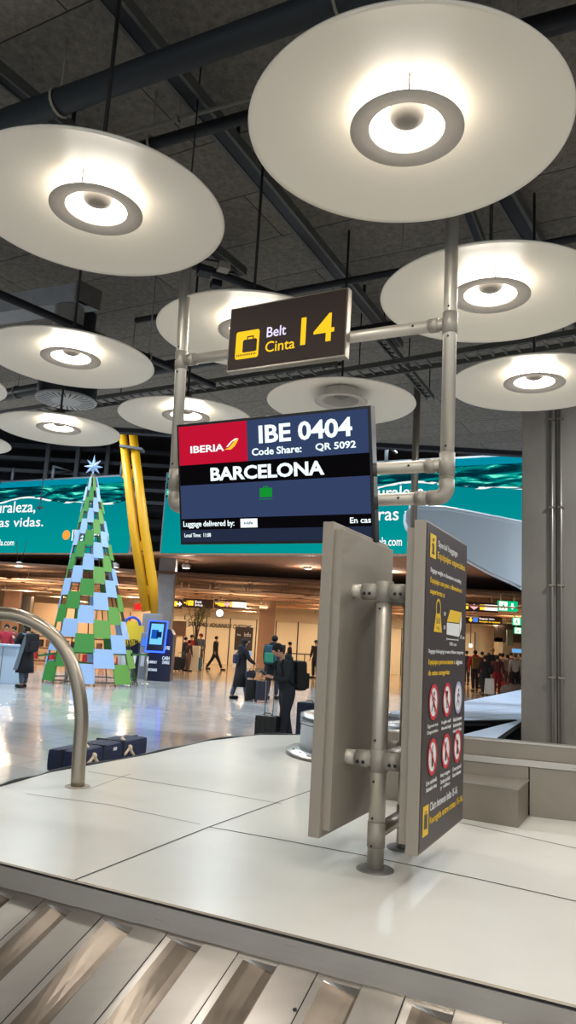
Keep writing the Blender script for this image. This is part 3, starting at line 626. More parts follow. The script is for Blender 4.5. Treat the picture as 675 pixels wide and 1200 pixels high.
# ------------------------------------------------------------------ concrete column
Yc = 11.9; cb = hy(611, 700, Yc)
t = thing('concrete_column', 'massive square grey concrete column with two vertical conduits at right', 'column', (cb.x+.6, Yc+.6, 0))
cx_ = V((math.cos(math.radians(-27)), math.sin(math.radians(-27)), 0)); cn_ = V((cx_.y, -cx_.x, 0)); c0b = V((cb.x, cb.y, 0)); cc_ = c0b+cx_*.65-cn_*.65
MB().box(cc_+V((0, 0, ZC/2)), (1.3, 1.3, ZC+.02), cx_, (0, 0, 1), CONC, .02).build('shaft', None, t)
for i, xa in enumerate((647.5, 658)):
    q = hp(xa, 690, c0b, cn_)+cn_*.03
    MB().tube([onp(q, .1), onp(q, ZC)], .022, 12, mat('conduit_grey', (150, 146, 138), .4, .6)).build('conduit', None, t)
    for y_ in (492, 595, 686, 794):
        MB().box(onp(q, hp(650, y_, c0b, cn_).z), (.1, .06, .03), cx_, (0, 0, 1), STEELD).build('conduit_clip', None, t)
q = hp(652.5, 690, c0b, cn_); MB().box(onp(q, ZC/2), (.012, .01, ZC), cx_, (0, 0, 1), DARKM).build('joint_line', None, t)
# ------------------------------------------------------------------ far carousel deck beyond the barrier
BD = mat('pale_deck_blue', (168, 184, 206), .4, 0, noise=.04, nscale=2)
t = thing('second_carousel', 'shiny pale deck of the next baggage carousel behind the barrier with dark opening', 'baggage carousel', (5, 14, 0))
ol = [(4.0, 12.75), (2.3, 9.9), (2.75, 9.7), (3.65, 11.75), (4.3, 13.2), (5.7, 14.4), (6.3, 15), (13, 21), (13, 27.5), (7.7, 23.94), (4.09, 16.76), (1.91, 13.06), (.9, 11.6), (1.3, 11.0)]
MB().prism([V((x, y, ZD)) for x, y in ol], (0, 0, -.07), BD, DARKM).build('deck', None, t)
MB().prism([V((x, y, ZD-.08)) for x, y in [(4.4, 13.3), (6.2, 15.2), (12.6, 21.3), (12.6, 26.8), (7.8, 23.4), (4.3, 16.3), (2.1, 12.9)]], (0, 0, -.53), DARKM).build('deck_base', None, t)
MB().prism([V((x, y, .34)) for x, y in [(3.9, 12.75), (2.2, 9.6), (.9, 10.2), (.9, 11.9), (1.6, 12.2)]], (0, 0, -.05), BLACKP).build('dark_belt', None, t)
MB().tube([V((1.3, 11.0, ZD)), V((4.0, 12.75, ZD))], .02, 8, BLACKP).build('edge_trim', None, t)
for a, c_ in (((2.6, 12.3), (9.5, 19)), ((3.0, 13.4), (10, 21.5)), ((5.0, 13.8), (3.4, 15.4)), ((6.2, 15.2), (4.6, 17.2)), ((8, 17), (6.2, 20))):
    a = V((a[0], a[1], ZD+.001)); c_ = V((c_[0], c_[1], ZD+.001)); d = (c_-a).normalized(); n_ = V((d.y, -d.x, 0))*.012
    MB().quad(a-n_, c_-n_, c_+n_, a+n_, STEELD).build('panel_joint', None, t, recalc=False)
# ------------------------------------------------------------------ LED screens
ZB = 5.0
A_, B_ = hz(30, 647.9, ZB), hz(387.5, 648.8, ZB); ld_ = (B_-A_); ld_.z = 0; ld_.normalize(); ln = V((ld_.y, -ld_.x, 0))
def onl(x, y): return hp(x, y, A_, ln)
ztop = onl(146, 558).z
def led_mat():
    m = bpy.data.materials.new('teal_screen_image'); m.use_nodes = True; nt = m.node_tree; nt.nodes.clear(); N = nt.nodes.new; Lk = nt.links.new
    tc = N('ShaderNodeUVMap'); sp = N('ShaderNodeSeparateXYZ'); Lk(tc.outputs[0], sp.inputs[0])
    def math_(op, a, b=None):
        n_ = N('ShaderNodeMath'); n_.operation = op
        for i, v in enumerate((a, b)):
            if v is None: continue
            if isinstance(v, (int, float)): n_.inputs[i].default_value = v
            else: Lk(v, n_.inputs[i])
        return n_.outputs[0]
    x, y = sp.outputs[0], sp.outputs[1]
    # wave line height (y: 0 bottom .. 1 top, x in units of screen height)
    w1 = math_('MULTIPLY', math_('SINE', math_('MULTIPLY', x, 2.6)), .055); w2 = math_('MULTIPLY', math_('SINE', math_('MULTIPLY', x, 6.1)), .015)
    wl = math_('ADD', math_('ADD', w1, w2), .70)
    up = math_('GREATER_THAN', y, wl)
    # water texture
    mp = N('ShaderNodeMapping'); mp.inputs['Scale'].default_value = (1.1, 7, 1); Lk(tc.outputs[0], mp.inputs[0])
    nz_ = N('ShaderNodeTexNoise'); nz_.inputs['Scale'].default_value = 2.2; nz_.inputs['Detail'].default_value = 6; nz_.inputs['Distortion'].default_value = 1.2; Lk(mp.outputs[0], nz_.inputs['Vector'])
    rp = N('ShaderNodeValToRGB'); e = rp.color_ramp.elements; e[0].position = .42; e[0].color = srgb((0, 45, 55)); e[1].position = .66; e[1].color = srgb((120, 255, 220))
    q = e.new(.52); q.color = srgb((0, 90, 100)); q = e.new(.6); q.color = srgb((0, 165, 150)); Lk(nz_.outputs[0], rp.inputs[0])
    topc = N('ShaderNodeMix'); topc.data_type = 'RGBA'; Lk(math_('GREATER_THAN', y, .92), topc.inputs[0]); Lk(rp.outputs[0], topc.inputs[6]); topc.inputs[7].default_value = srgb((0, 140, 165))
    lo = N('ShaderNodeValToRGB'); e = lo.color_ramp.elements; e[0].color = srgb((0, 150, 150)); e[1].color = srgb((0, 128, 140)); Lk(math_('ADD', y, math_('MULTIPLY', x, .0)), lo.inputs[0])
    foam = math_('MULTIPLY', math_('LESS_THAN', math_('ABSOLUTE', math_('SUBTRACT', y, wl)), .012), math_('GREATER_THAN', nz_.outputs[0], .5))
    mx = N('ShaderNodeMix'); mx.data_type = 'RGBA'; Lk(up, mx.inputs[0]); Lk(lo.outputs[0], mx.inputs[6]); Lk(topc.outputs[2], mx.inputs[7])
    m2 = N('ShaderNodeMix'); m2.data_type = 'RGBA'; Lk(foam, m2.inputs[0]); Lk(mx.outputs[2], m2.inputs[6]); m2.inputs[7].default_value = (1, 1, 1, 1)
    em_ = N('ShaderNodeEmission'); em_.inputs[1].default_value = LEDS; Lk(m2.outputs[2], em_.inputs[0]); o_ = N('ShaderNodeOutputMaterial'); Lk(em_.outputs[0], o_.inputs[0]); return m
LEDS = 1.05
LED = led_mat(); EW = em('led_white', (255, 255, 255), 1.2); EO = em('led_orange', (255, 160, 60), 1.2)
FRM = mat('screen_frame', (120, 128, 135), .5, .4)
def led(label, xl, xr, xoff):
    H_ = ztop-ZB; pl_, pr_ = onl(xl, 649), onl(xr, 649); w = (pr_-pl_).length; c_ = (pl_+pr_)/2; c_.z = ZB+H_/2
    t = thing('teal_video_wall', label, 'screen', c_)
    Fc = Face(c_, ld_, V((0, 0, 1)), w, H_)
    MB().box(c_-Fc.N*.16, (w+.15, .3, H_+.15), ld_, (0, 0, 1), FRM).build('casing', None, t)
    b = MB(); Fc.rect(b, 0, 0, 1, 1, .01, LED); o_ = b.build('screen', None, t, recalc=False)
    uv = o_.data.uv_layers.new(name='UVMap'); k = w/H_
    for i, (a, c2) in enumerate(((0, 0), (k, 0), (k, 1), (0, 1))): uv.data[i].uv = (a-k+xoff, c2)
    def tx(s_, x0, x1, yt, yb, m=EW, bold=.01, name='lettering'):
        q0 = onl(x0, yb); q1 = onl(x1, yb); q2 = onl(x0, yt); text(s_, q0, ld_, V((0, 0, 1)), (q1-q0).length, abs(q2.z-q0.z), m, t, name, bold, .004, .02)
    for x in led_br[label[:4]]:
        q = onl(x, 555); q.z = ztop+.05
        MB().tube([q, q+V((0, 0, .62))], .07, 8, FRM).build('mounting_arm', None, t)
        MB().tube([q+V((0, 0, .6)), q+V((0, 0, .62))-Fc.N*1.2], .05, 8, FRM).build('mounting_strut', None, t)
    return t, tx, Fc
led_br = {'teal': (15, 62, 142), 'wide': (200, 452, 590)}
t, tx, Fc = led('teal advertising screen with white text behind the patchwork tree at left', -120, 150.5, 0)
tx('La naturaleza,', -40, 41, 590, 604.5); tx('nuestras vidas.', -40, 50.5, 608, 618.5); tx('www.iberdrola.com', -36, 16.5, 632.5, 639.5); tx('Iberdrola', 84, 128, 621, 634)
b = MB(); q = onl(78, 627); b.lathe(q+Fc.N*.02, [(.001, 0), (.22, 0)], 20, EO, axis=Fc.N); b.build('emblem', None, t)
t, tx, Fc = led('wide teal advertising screen behind the flight screen and gantry', 188.5, 700, .0)
tx('La naturaleza,', 398, 501, 572, 588); tx('nuestras vidas.', 398, 522, 596, 611); tx('www.iberdrola.com', 398, 471, 630, 640)
# ------------------------------------------------------------------ dark hall structure behind and above the screens
struct(MB().box((-1, 40, 8.2), (50, .3, 6.0), m=DW).build('wall_upper'))
Y0 = 33.5
sa, sb_ = A_-ld_*14, B_+ld_*18
struct(MB().prism([V((p.x, p.y, ZB-.06)) for p in (sa, sb_, V((24, 34, 0)), V((24, 60, 0)), V((-26, 60, 0)))], (0, 0, .12), mat('soffit_brown', (156, 116, 90), .9, noise=.2)).build('ceiling'))
GIR = mat('dark_girder', (62, 66, 72), .7, .3)
for i in range(5):
    t = thing('roof_girder', 'dark horizontal girder in the high roof above the teal screens, %s' % ('lowest of five', 'second lowest of five', 'middle one of five', 'second highest of five', 'highest of five')[i], 'girder', (-1, 36, 8+i*.6))
    MB().box((-1, 35.5-i*.3, 7.9+i*.55), (48, .2, .16), m=GIR).build('girder_beam', None, t)
    MB().box((-1, 35.5-i*.3, 7.9+i*.55-.09), (48, .34, .03), m=GIR).build('girder_flange', None, t)
for i, (x, y) in enumerate(((60, 500), (95, 500), (130, 500), (312, 480), (395, 480), (440, 500), (590, 500))):
    q = hy(x, y, 34); t = thing('hanging_post', 'dark vertical post above the teal screens, %s' % ('leftmost of seven', 'second of seven from the left', 'third of seven from the left', 'fourth of seven from the left', 'fifth of seven from the left', 'sixth of seven from the left', 'rightmost of seven')[i], 'post', (q.x, 34, ztop))
    MB().box((q.x, 34, 9), (.18, .18, 4), m=GIR).build('post_shaft', None, t); MB().box((q.x, 34, 7.1), (.35, .35, .1), m=GIR).build('end_plate', None, t)
struct(MB().box((-1, 16.6, ZC+2.3), (50, .2, 4.8), m=DW).build('wall_bulkhead'))
# small hanging spotlights under the brown soffit
for i, (x, y) in enumerate(((22, 664), (135, 665), (218, 666), (361, 667), (462, 668))):
    q = hy(x, y, 32.5)
    t = thing('hanging_spotlight', ('small hanging spotlight under the soffit at the far left edge', 'small hanging spotlight between tree and yellow column', 'small hanging spotlight below the flight screen at left', 'small hanging spotlight below the flight screen at right', 'small hanging spotlight behind the information boards')[i], 'lamp', q, 'hanging spotlights under the screens')
    MB().lathe(q, [(.001, .02), (.15, .02)], 20, em('spot_glow', (255, 245, 225), 8)).build('diffuser', None, t)
    MB().lathe(q, [(.16, 0), (.19, .12), (.1, .2), (.001, .22)], 20, WHITE).build('lamp_shade', None, t)
    ld = bpy.data.lights.new('spotlight', 'POINT'); ld.energy = 90; ld.color = (1, .86, .7); ld.shadow_soft_size = .12
    lo = bpy.data.objects.new('spotlight', ld); C.objects.link(lo); lo.location = q-V((0, 0, .2))
    for s_ in (-1, 1): MB().tube([q+V((.08*s_, 0, .2)), q+V((.22*s_, 0, 1.1))], .012, 6, DARKM).build('suspension_wire', None, t)
# ------------------------------------------------------------------ wooden baffles
CREAM = mat('cream_wall', (222, 206, 172), .6, noise=.04, nscale=.6)
WOOD = mat('baffle_wood', (226, 178, 138), .7, noise=.12, nscale=1.2, stretch=(.4, 5, 1), emit=(235, 170, 120), es=.0)
def baffle_mesh():
    b = MB(); n = 20; top = []; 
    for i in range(n+1): 
        u = -1+2*i/n; top.append((u*1.55, .36*(1-abs(u)**2.2)))
    lo = [(x, -y) for x, y in top[::-1][1:-1]]
    b.prism([V((x, y, 0)) for x, y in top+lo], (0, 0, .05), WOOD)
    for x_ in (-.8, .8): b.tube([V((x_, 0, .03)), V((x_, 0, .535))], .008, 5, DARKM)
    return b
first = None
for r in range(12):
    y = 33.0+r*1.25
    for c_ in range(13):
        x = -17+c_*3.3+(r % 2)*1.65-(y-32)*.1
        if abs(x) > y*.42+1.5: continue
        if 39 < y < 42 and abs(x+1.25) < 2.2: continue
        z = 3.68+.015*((r*7+c_*3) % 3)
        if first is None:
            first = baffle_mesh().build('wooden_baffle'); tag(first, 'pale wooden lens-shaped ceiling baffle of the low warm ceiling in the distance', 'ceiling baffle', 'wooden baffles of the low ceiling'); o = first
        else: o = first.copy(); C.objects.link(o)
        o.location = (x, y, z)
struct(MB().box((-1, 42, 4.3), (50, 20, .1), m=mat('plenum', (96, 70, 52), .9)).build('ceiling'))
for i, x in enumerate((-12, -7, -2, 3, 8, 13)):
    for j, y in enumerate((35, 40, 45)):
        ld = bpy.data.lights.new('hall_light', 'AREA'); ld.shape = 'DISK'; ld.size = .35; ld.energy = 125; ld.color = (1, .8, .56)
        lo = bpy.data.objects.new('hall_light', ld); C.objects.link(lo); lo.location = (x, y, 3.5)
        t = thing('added_uplight', 'slim warm uplight added under the wooden baffles to brighten them', 'lamp', (x, y, 3.3), 'slim fill lights added under the baffles'); MB().box((x, y, 3.3), (2.4, .1, .06), m=CREAM).build('light_body', None, t)
        for s_ in (-1, 1): MB().tube([(x+s_, y, 3.33), (x+s_, y, 3.6)], .01, 6, DARKM).build('hanger', None, t)
        lu = bpy.data.lights.new('baffle_fill_light', 'AREA'); lu.shape = 'RECTANGLE'; lu.size = 2.4; lu.size_y = .2; lu.energy = 35; lu.color = (1, .8, .56)  # upward fill added with its fixture to brighten the baffle undersides
        lo = bpy.data.objects.new('baffle_fill_light', lu); C.objects.link(lo); lo.location = (x, y, 3.34); lo.rotation_euler = (PI, 0, 0)
# ------------------------------------------------------------------ far walls
CREAM = mat('cream_wall', (222, 206, 172), .6, noise=.04, nscale=.6)
CREAM2 = mat('cream_panel', (232, 218, 186), .5)
YW = 48
struct(MB().box((-1, YW+.3, 2.2), (52, .3, 4.4), m=CREAM).build('wall_back'))
t = thing('customs_partition', 'long cream panelled partition with dark DOUANE ADUANAS CUSTOMS lettering', 'partition', (0, YW, 0))
xs = [hy(x, 760, YW).x for x in (200, 214, 240, 268, 299, 322, 348, 372, 395, 430, 470, 515, 556)]
for a, b_ in zip(xs[:-1], xs[1:]): MB().box(((a+b_)/2, YW-.05, 1.42), (b_-a-.06, .1, 2.85), m=CREAM2, bev=.01).build('panel', None, t)
for a in xs: MB().box((a, YW-.08, 1.45), (.06, .08, 2.9), m=DARKM).build('mullion', None, t)
def tw(s_, x0, x1, y0, y1, Y, m, par, bold=.02):
    q0 = hy(x0, y1, Y); q1 = hy(x1, y1, Y); q2 = hy(x0, y0, Y); text(s_, V((q0.x, Y, q0.z)), (1, 0, 0), (0, 0, 1), q1.x-q0.x, q2.z-q0.z, m, par, 'lettering', bold, .02, .005)
tw('DOUANE / ADUANAS / CUSTOMS', 221, 295, 728.5, 733.5, YW-.13, DARKM, t)
# kiosk opening left of lettering
t = thing('cream_counter_window', 'dark service window in the cream partition beside the dark kiosk', 'service window', hy(207, 745, YW-.2))
q = hy(207, 736, YW-.25); MB().box((q.x, YW-.2, q.z), (1.1, .12, .9), m=mat('shutter_brown', (90, 66, 48), .7)).build('shutter', None, t); MB().box((q.x, YW-.24, q.z+.5), (1.2, .2, .1), m=CREAM2).build('lintel', None, t)
# info board
q = hy(285, 758, 44); t = thing('info_board', 'dark freestanding board reading info in front of the customs partition', 'sign', (q.x, 44, 0))
qt = hy(285, 737, 44).z; wq = hy(296, 750, 44).x-hy(275, 750, 44).x
MB().box((q.x, 44, (qt+.9)/2+.05), (wq, .12, qt-.8), m=mat('board_dark', (62, 50, 46), .5), bev=.01).build('board', None, t)
MB().box((q.x, 43.95, .5), (wq*1.05, .3, 1.0), m=mat('counter_white', (225, 225, 225), .4)).build('base_cabinet', None, t)
b = MB(); b.quad((q.x+.05, 43.78, .55), (q.x+wq*.45, 43.78, .55), (q.x+wq*.45, 43.78, .95), (q.x+.05, 43.78, .95), em('info_screen', (120, 180, 240), 1.2)); b.build('screen', None, t)
tw('info', 286, 294, 741, 746, 43.93, WHITE, t); tw('Aena', 277.5, 282, 742, 745, 43.93, WHITE, t); tw('Aduanas', 283, 293, 750, 752, 43.93, WHITE, t)
# wood column
q = hy(309, 788, 40); t = thing('wooden_column', 'beige stone-clad square column behind the two travellers in the middle', 'column', (q.x, 40, 0))
wq = hy(318.5, 750, 40).x-hy(299.5, 750, 40).x
MB().box((q.x, 40.4, 2.1), (wq, .8, 4.2), m=mat('column_stone', (186, 148, 116), .6, noise=.08, nscale=1), bev=.02).build('shaft', None, t)
MB().box((q.x, 40.4, .1), (wq+.06, .86, .2), m=STEELD).build('skirting', None, t)
# overhead signs
SGB = mat('overhead_sign_brown', (70, 42, 36), .5)
EY = em('sign_yellow', (255, 200, 50), 1.6); EWh = em('sign_white', (255, 245, 240), 1.6); EGr = em('exit_green', (0, 170, 110), 1.5); EB = em('sign_blue', (70, 120, 220), 1.3); EP = em('sign_pink', (240, 170, 180), 1.4)
def osign(label, x0, x1, y0, y1, Y, icons, txt=None, bg=SGB):
    a, c_ = hy(x0, y0, Y), hy(x1, y1, Y); cx, cz = (a.x+c_.x)/2, (hy((x0+x1)/2, y0, Y).z+hy((x0+x1)/2, y1, Y).z)/2; w = c_.x-a.x; h_ = abs(hy(x0, y0, Y).z-hy(x0, y1, Y).z)
    t = thing('overhead_sign', label, 'sign', (cx, Y, cz)); Fc = Face((cx, Y-.08, cz), (1, 0, 0), (0, 0, 1), w, h_)
    MB().box((cx, Y, cz), (w, .14, h_), m=bg, bev=.01).build('casing', None, t)
    for s_ in (-.35, .35): MB().tube([(cx+s_*w, Y, cz+h_/2), (cx+s_*w, Y, 4.3)], .03, 8, CREAM).build('hanger', None, t)
    for kind, u, m in icons:
        b = MB(); r = h_*.3
        if kind == 'sq': Fc.rect(b, u-r/w, .22, u+r/w, .78, .005, m)
        elif kind == 'bar': Fc.rect(b, u-2.6*r/w, .2, u+2.6*r/w, .8, .005, m)
        elif kind == 'dia': Fc.poly(b, [(u-1.5*r/w, .5), (u, .18), (u+1.5*r/w, .5), (u, .82)], .005, m)
        elif kind == 'arrow': Fc.poly(b, [(u-r/w, .42), (u, .42), (u, .22), (u+r/w, .5), (u, .78), (u, .58), (u-r/w, .58)], .005, m)
        elif kind == 'down': Fc.poly(b, [(u-.35*r/w, .2), (u+.35*r/w, .2), (u+.35*r/w, .5), (u+r/w, .5), (u, .82), (u-r/w, .5), (u-.35*r/w, .5)], .005, m)
        elif kind == 'man':
            Fc.disc(b, u+.2*r/w, .24, r*.25, .005, m, 10); Fc.poly(b, [(u-.2*r/w, .34), (u+.5*r/w, .38), (u+.3*r/w, .6), (u+.9*r/w, .82), (u+.5*r/w, .85), (u, .66), (u-.9*r/w, .84), (u-1*r/w, .76), (u-.3*r/w, .56)], .005, m)
        b.build('pictogram', None, t)
    for s_, u0_, v0, u1, v1, m in (txt or []): Fc.text(s_, u0_, v0, u1, v1, m, t, 'lettering', .02, .006, .003)
    return t
osign('overhead sign with arrow cut by the leaning grey column', 196, 213.5, 702, 713, 37, [('sq', .5, EY), ('arrow', .8, EWh)])
osign('overhead sign with yellow square and word Exit, left of the one above the info board', 215, 249.5, 702, 712.5, 37, [('arrow', .12, EY), ('sq', .26, EY)], [('Exit', .4, .2, .62, .45, EWh), ('Salida', .4, .55, .66, .8, EWh)])
osign('overhead sign with row of yellow, pink and white icons above the customs lettering', 251.5, 287.5, 703, 713.5, 37, [('arrow', .12, EY), ('sq', .26, EY), ('dia', .42, EP), ('sq', .58, EY), ('bar', .8, EWh)])
osign('overhead sign with pink diamond at right beside the first green exit sign', 538, 583, 706, 717, 34, [('sq', .16, EY), ('dia', .38, EP), ('sq', .6, EY), ('bar', .84, EWh)])
osign('lower brown overhead sign with blue and yellow icons above the crowd', 542, 588, 722, 731.5, 40, [('down', .2, EY), ('sq', .32, EB)], [('Baggage claim', .42, .22, .8, .45, EWh), ('Recogida de equipajes', .42, .58, .95, .82, EY)])
osign('green emergency exit sign, nearest and largest of three at right', 583.5, 606, 704.5, 716.5, 33, [('down', .72, EWh)], None, EGr)
osign('green emergency exit sign, middle one of three beside the concrete column', 600.5, 618, 724, 733, 39, [('down', .75, EWh)], None, EGr)
osign('green emergency exit sign, lowest of three beside the concrete column', 602.5, 618, 735.5, 743, 43, [('down', .75, EWh)], None, EGr)
for o in [o for o in C.objects if o.get('label', '').startswith('green emergency')]:
    for ch in [c2 for c2 in C.objects if c2.parent == o and c2.name.startswith('casing')]:
        Y_ = o.location.y; d_ = ch.dimensions
        w_ = max(v.co.x for v in ch.data.vertices)-min(v.co.x for v in ch.data.vertices); h_ = max(v.co.z for v in ch.data.vertices)-min(v.co.z for v in ch.data.vertices)
        Fc = Face((o.location.x, Y_-.08, o.location.z), (1, 0, 0), (0, 0, 1), w_, h_)
        b = MB(); Fc.rect(b, .04, .08, .46, .92, .004, EWh); b.build('white_field', None, o)
        b = MB(); u = .25; r = h_*.3; w = w_
        Fc.disc(b, u+.2*r/w, .24, r*.25, .012, EGr, 10); Fc.poly(b, [(u-.2*r/w, .34), (u+.5*r/w, .38), (u+.3*r/w, .6), (u+.9*r/w, .82), (u+.5*r/w, .85), (u, .66), (u-.9*r/w, .84), (u-1*r/w, .76), (u-.3*r/w, .56)], .012, EGr); b.build('running_figure', None, o)
# clock
q = hy(257.5, 718.5, 42); t = thing('hanging_clock', 'small round illuminated clock hanging above the customs lettering', 'clock', q)
MB().lathe(q, [(.001, 0), (.2, 0), (.21, .01)], 24, EWh, axis=(0, -1, 0)).build('clock_face', None, t)
MB().lathe(q+V((0, .1, 0)), [(.001, 0), (.24, 0), (.24, .1), (.001, .09)], 24, DARKM, axis=(0, -1, 0)).build('clock_case', None, t)
MB().tube([q+V((0, .05, .2)), V((q.x, q.y+.05, 4.3))], .03, 8, DARKM).build('hanger', None, t)
MB().tube([q+V((0, -.02, 0)), q+V((.1, -.02, .1))], .012, 6, BLACKP).build('clock_hand', None, t)
q = hy(240.5, 717, 42); t = thing('hanging_grey_panel', 'blank grey-brown panel hanging left of the clock', 'panel', q)
MB().box(q, (.62, .1, .55), m=mat('panel_taupe', (140, 122, 100), .6), bev=.01).build('panel_face', None, t); MB().tube([q+V((0, 0, .27)), V((q.x, q.y, 4.3))], .03, 8, DARKM).build('hanger', None, t)
q = hy(420, 725, 44); 
# barrier rail in front of the partition
q0, q1 = hy(335, 770, 43), hy(392, 769, 43); t = thing('barrier_rail', 'low metal barrier rail in front of the cream partition right of the beige column', 'rail', ((q0.x+q1.x)/2, 43, 0))
MB().tube([(q0.x, 43, 1.0), (q1.x+1.5, 43, 1.0)], .03, 8, DARKM).build('top_rail', None, t)
for i in range(5): xx = q0.x+(q1.x+1.5-q0.x)*i/4; MB().tube([(xx, 43, 0), (xx, 43, 1.0)], .03, 8, DARKM).build('rail_post', None, t)
# right side background: dark block with blue screen
q0, q1 = hy(583, 735, 45), hy(640, 735, 45)
t = thing('dark_portal', 'dark brown passage block with pale lit openings behind the crowd at right', 'kiosk', ((q0.x+q1.x)/2, 45, 0))
zt_ = hy(600, 731, 45).z; MB().box(((q0.x+q1.x)/2, 45.3, (zt_+hy(600, 753, 45).z)/2), (q1.x-q0.x, .8, zt_-hy(600, 753, 45).z), m=mat('portal_brown', (66, 52, 44), .6)).build('fascia', None, t)
MB().box((q0.x+.15, 45.3, 1.3), (.3, .8, 2.6), m=CREAM2).build('jamb', None, t)
b = MB(); a, c_ = hy(600, 760, 44.8), hy(625, 766, 44.8); b.quad((a.x, 44.8, c_.z), (c_.x, 44.8, c_.z), (c_.x, 44.8, a.z), (a.x, 44.8, a.z), em('blue_screen', (110, 170, 225), 1.1)); b.build('screen', None, t)
q = hy(597, 747, 44.5); MB().box(q, (.35, .3, .9), m=mat('scanner_green_grey', (96, 104, 92), .6), bev=.03).build('camera_box', None, t)
q = hy(551.5, 756.5, 42); t = thing('small_ceiling_camera', 'small white box lamp hanging from the mullion beside the right hand crowd', 'camera', q); MB().box(q, (.16, .14, .2), m=EWh, bev=.02).build('lamp_box', None, t); MB().tube([q, V((q.x, q.y, 4.3))], .02, 6, DARKM).build('hanger', None, t)
# ------------------------------------------------------------------ side walls / things at left background
struct(MB().box((-24, 28, 4), (.3, 68, 8), m=DW).build('wall_left')); struct(MB().box((22, 28, 4), (.3, 68, 8), m=DW).build('wall_right'))
def cpan(x0, x1, ytop, Y, m, name, label, cat, zb=0):
    a, c_ = hy(x0, ytop, Y), hy(x1, ytop, Y); z_ = a.z; t = thing(name, label, cat, ((a.x+c_.x)/2, Y, 0))
    MB().box(((a.x+c_.x)/2, Y+.2, (z_+zb)/2), (c_.x-a.x, .4, z_-zb), m=m, bev=.015).build('body', None, t); return t, a.x, c_.x, z_
BRN = mat('brown_cladding', (160, 118, 88), .6, noise=.1, nscale=2)
t, xa, xb, z_ = cpan(6, 24, 689, 37, BRN, 'brown_column', 'brown clad square column at left behind the hoop rail', 'column'); MB().box(((xa+xb)/2, 37.1, .1), (xb-xa+.1, .5, .2), m=STEELD).build('skirting', None, t)
t, xa, xb, z_ = cpan(22, 37, 698, 38, STEELD, 'grey_column', 'grey column beside the brown clad column at left', 'column'); MB().box(((xa+xb)/2, 38.1, .1), (xb-xa+.1, .5, .2), m=DARKM).build('skirting', None, t)
WPK = mat('lit_peach_wall', (240, 205, 165), .6)
t, xa, xb, z_ = cpan(40, 190, 706, 42, WPK, 'peach_partition', 'softly lit peach wall behind the patchwork tree and yellow column', 'partition')
for x in (70, 110, 150): q = hy(x, 750, 41.97); MB().box((q.x, 41.98, 1.4), (.04, .04, 2.8), m=STEELD).build('panel_joint', None, t)
for (x, y, w, h_, m, lb) in ((148.5, 730, .35, .4, RED, 'small red poster on the peach wall left of the yellow column'), (162, 711, .3, .28, em('red_sign', (230, 40, 40), 1.3), 'small glowing red sign beside the yellow column foot'), (158.5, 733, .3, .35, mat('poster_orange', (190, 130, 80), .7), 'small orange-brown poster beside the yellow column')):
    q = hy(x, y, 41.8); t = thing('wall_poster', lb, 'poster', q); MB().box(q, (w*1.3, .05, h_*1.3), m=m).build('poster_sheet', None, t); MB().box(q+V((0, .02, 0)), (w*1.4, .04, h_*1.4), m=WHITE).build('poster_backing', None, t)
# low shop shelves behind the tree
t = thing('shop_shelves', 'dark shop shelves with red goods seen through the tree gaps', 'shelves', hy(60, 790, 36))
xa, xb = hy(36, 770, 36).x, hy(150, 770, 36).x
for z_ in (.1, .7, 1.25): MB().box(((xa+xb)/2, 36, z_), (xb-xa, .5, .06), m=mat('shelf_wood', (120, 80, 55), .6)).build('shelf', None, t)
random.seed(3)
for i in range(22): MB().box((xa+.2+i*(xb-xa-.4)/21, 35.95, (.13, .73)[i % 2]+.2), (.22, .3, .25+.15*random.random()), m=(RED, mat('goods_dark', (50, 36, 34), .6), mat('goods_cream', (215, 190, 150), .6), mat('goods_brown', (130, 84, 56), .6))[i % 4], bev=.02).build('goods', None, t)
# grey V column and pedestal, yellow column
def leg(P0, P1_, r, m, par, name): return MB().tube([P0, P1_], r, 20, m).build(name, None, par)
Yy = 30
t = thing('yellow_column', 'leaning yellow twin-tube steel column rising from a grey pedestal', 'column', hy(177, 790, Yy))
YEP = mat('yellow_paint', (214, 156, 10), .45)
La, Lb, Lc = hy(142.5, 495, Yy), hy(157, 622, Yy), hy(171.5, 716, Yy); Ra, Rb, Rc, Rd = hy(154, 495, Yy), hy(169.5, 622, Yy), hy(179, 684, Yy), hy(181, 719, Yy)
MB().tube([La, Lb, Lc], [.17, .19, .19], 20, YEP).build('tube', None, t); MB().tube([Ra, Rb, Rc, Rd], [.18, .2, .2, .15], 20, YEP).build('tube', None, t)
for x, y in ((150, 555), (168, 640), (175, 692)):
    q = hy(x, y, Yy); MB().box(q, (.42, .12, .38), m=YEP).build('tie_plate', None, t)
q = hy(155, 526, Yy); MB().box(q, (.95, .6, .1), (1, 0, -.1), (0, 0, 1), FRM, .02).build('bracket_ring', None, t)
pa, pb = hy(176.5, 719, Yy), hy(176.5, 790, Yy); pb.z = 0
PED = mat('pedestal_grey', (150, 152, 158), .5, .2, noise=.1, nscale=2)
MB().box(((pa.x+pb.x)/2, Yy, pa.z/2), (.78, .7, pa.z), m=PED, bev=.03, taper=.9).build('pedestal', None, t)
t = thing('leaning_grey_column', 'thick leaning grey concrete column behind the yellow column', 'column', hy(190, 790, 32.2))
a0, a1 = hy(199, 640, 32.4), hy(187, 790, 32.4); a1.z = 0
d = (a0-a1).normalized(); a0 = a0+d*1.2
MB().box((a0+a1)/2, (.72, .6, (a0-a1).length), (1, 0, 0), d, mat('grey_column_paint', (136, 136, 138), .6, noise=.1, nscale=1.5), .04).build('shaft', None, t)
MB().box(a1+V((0, 0, .08)), (.9, .8, .16), m=STEELD).build('skirting', None, t)
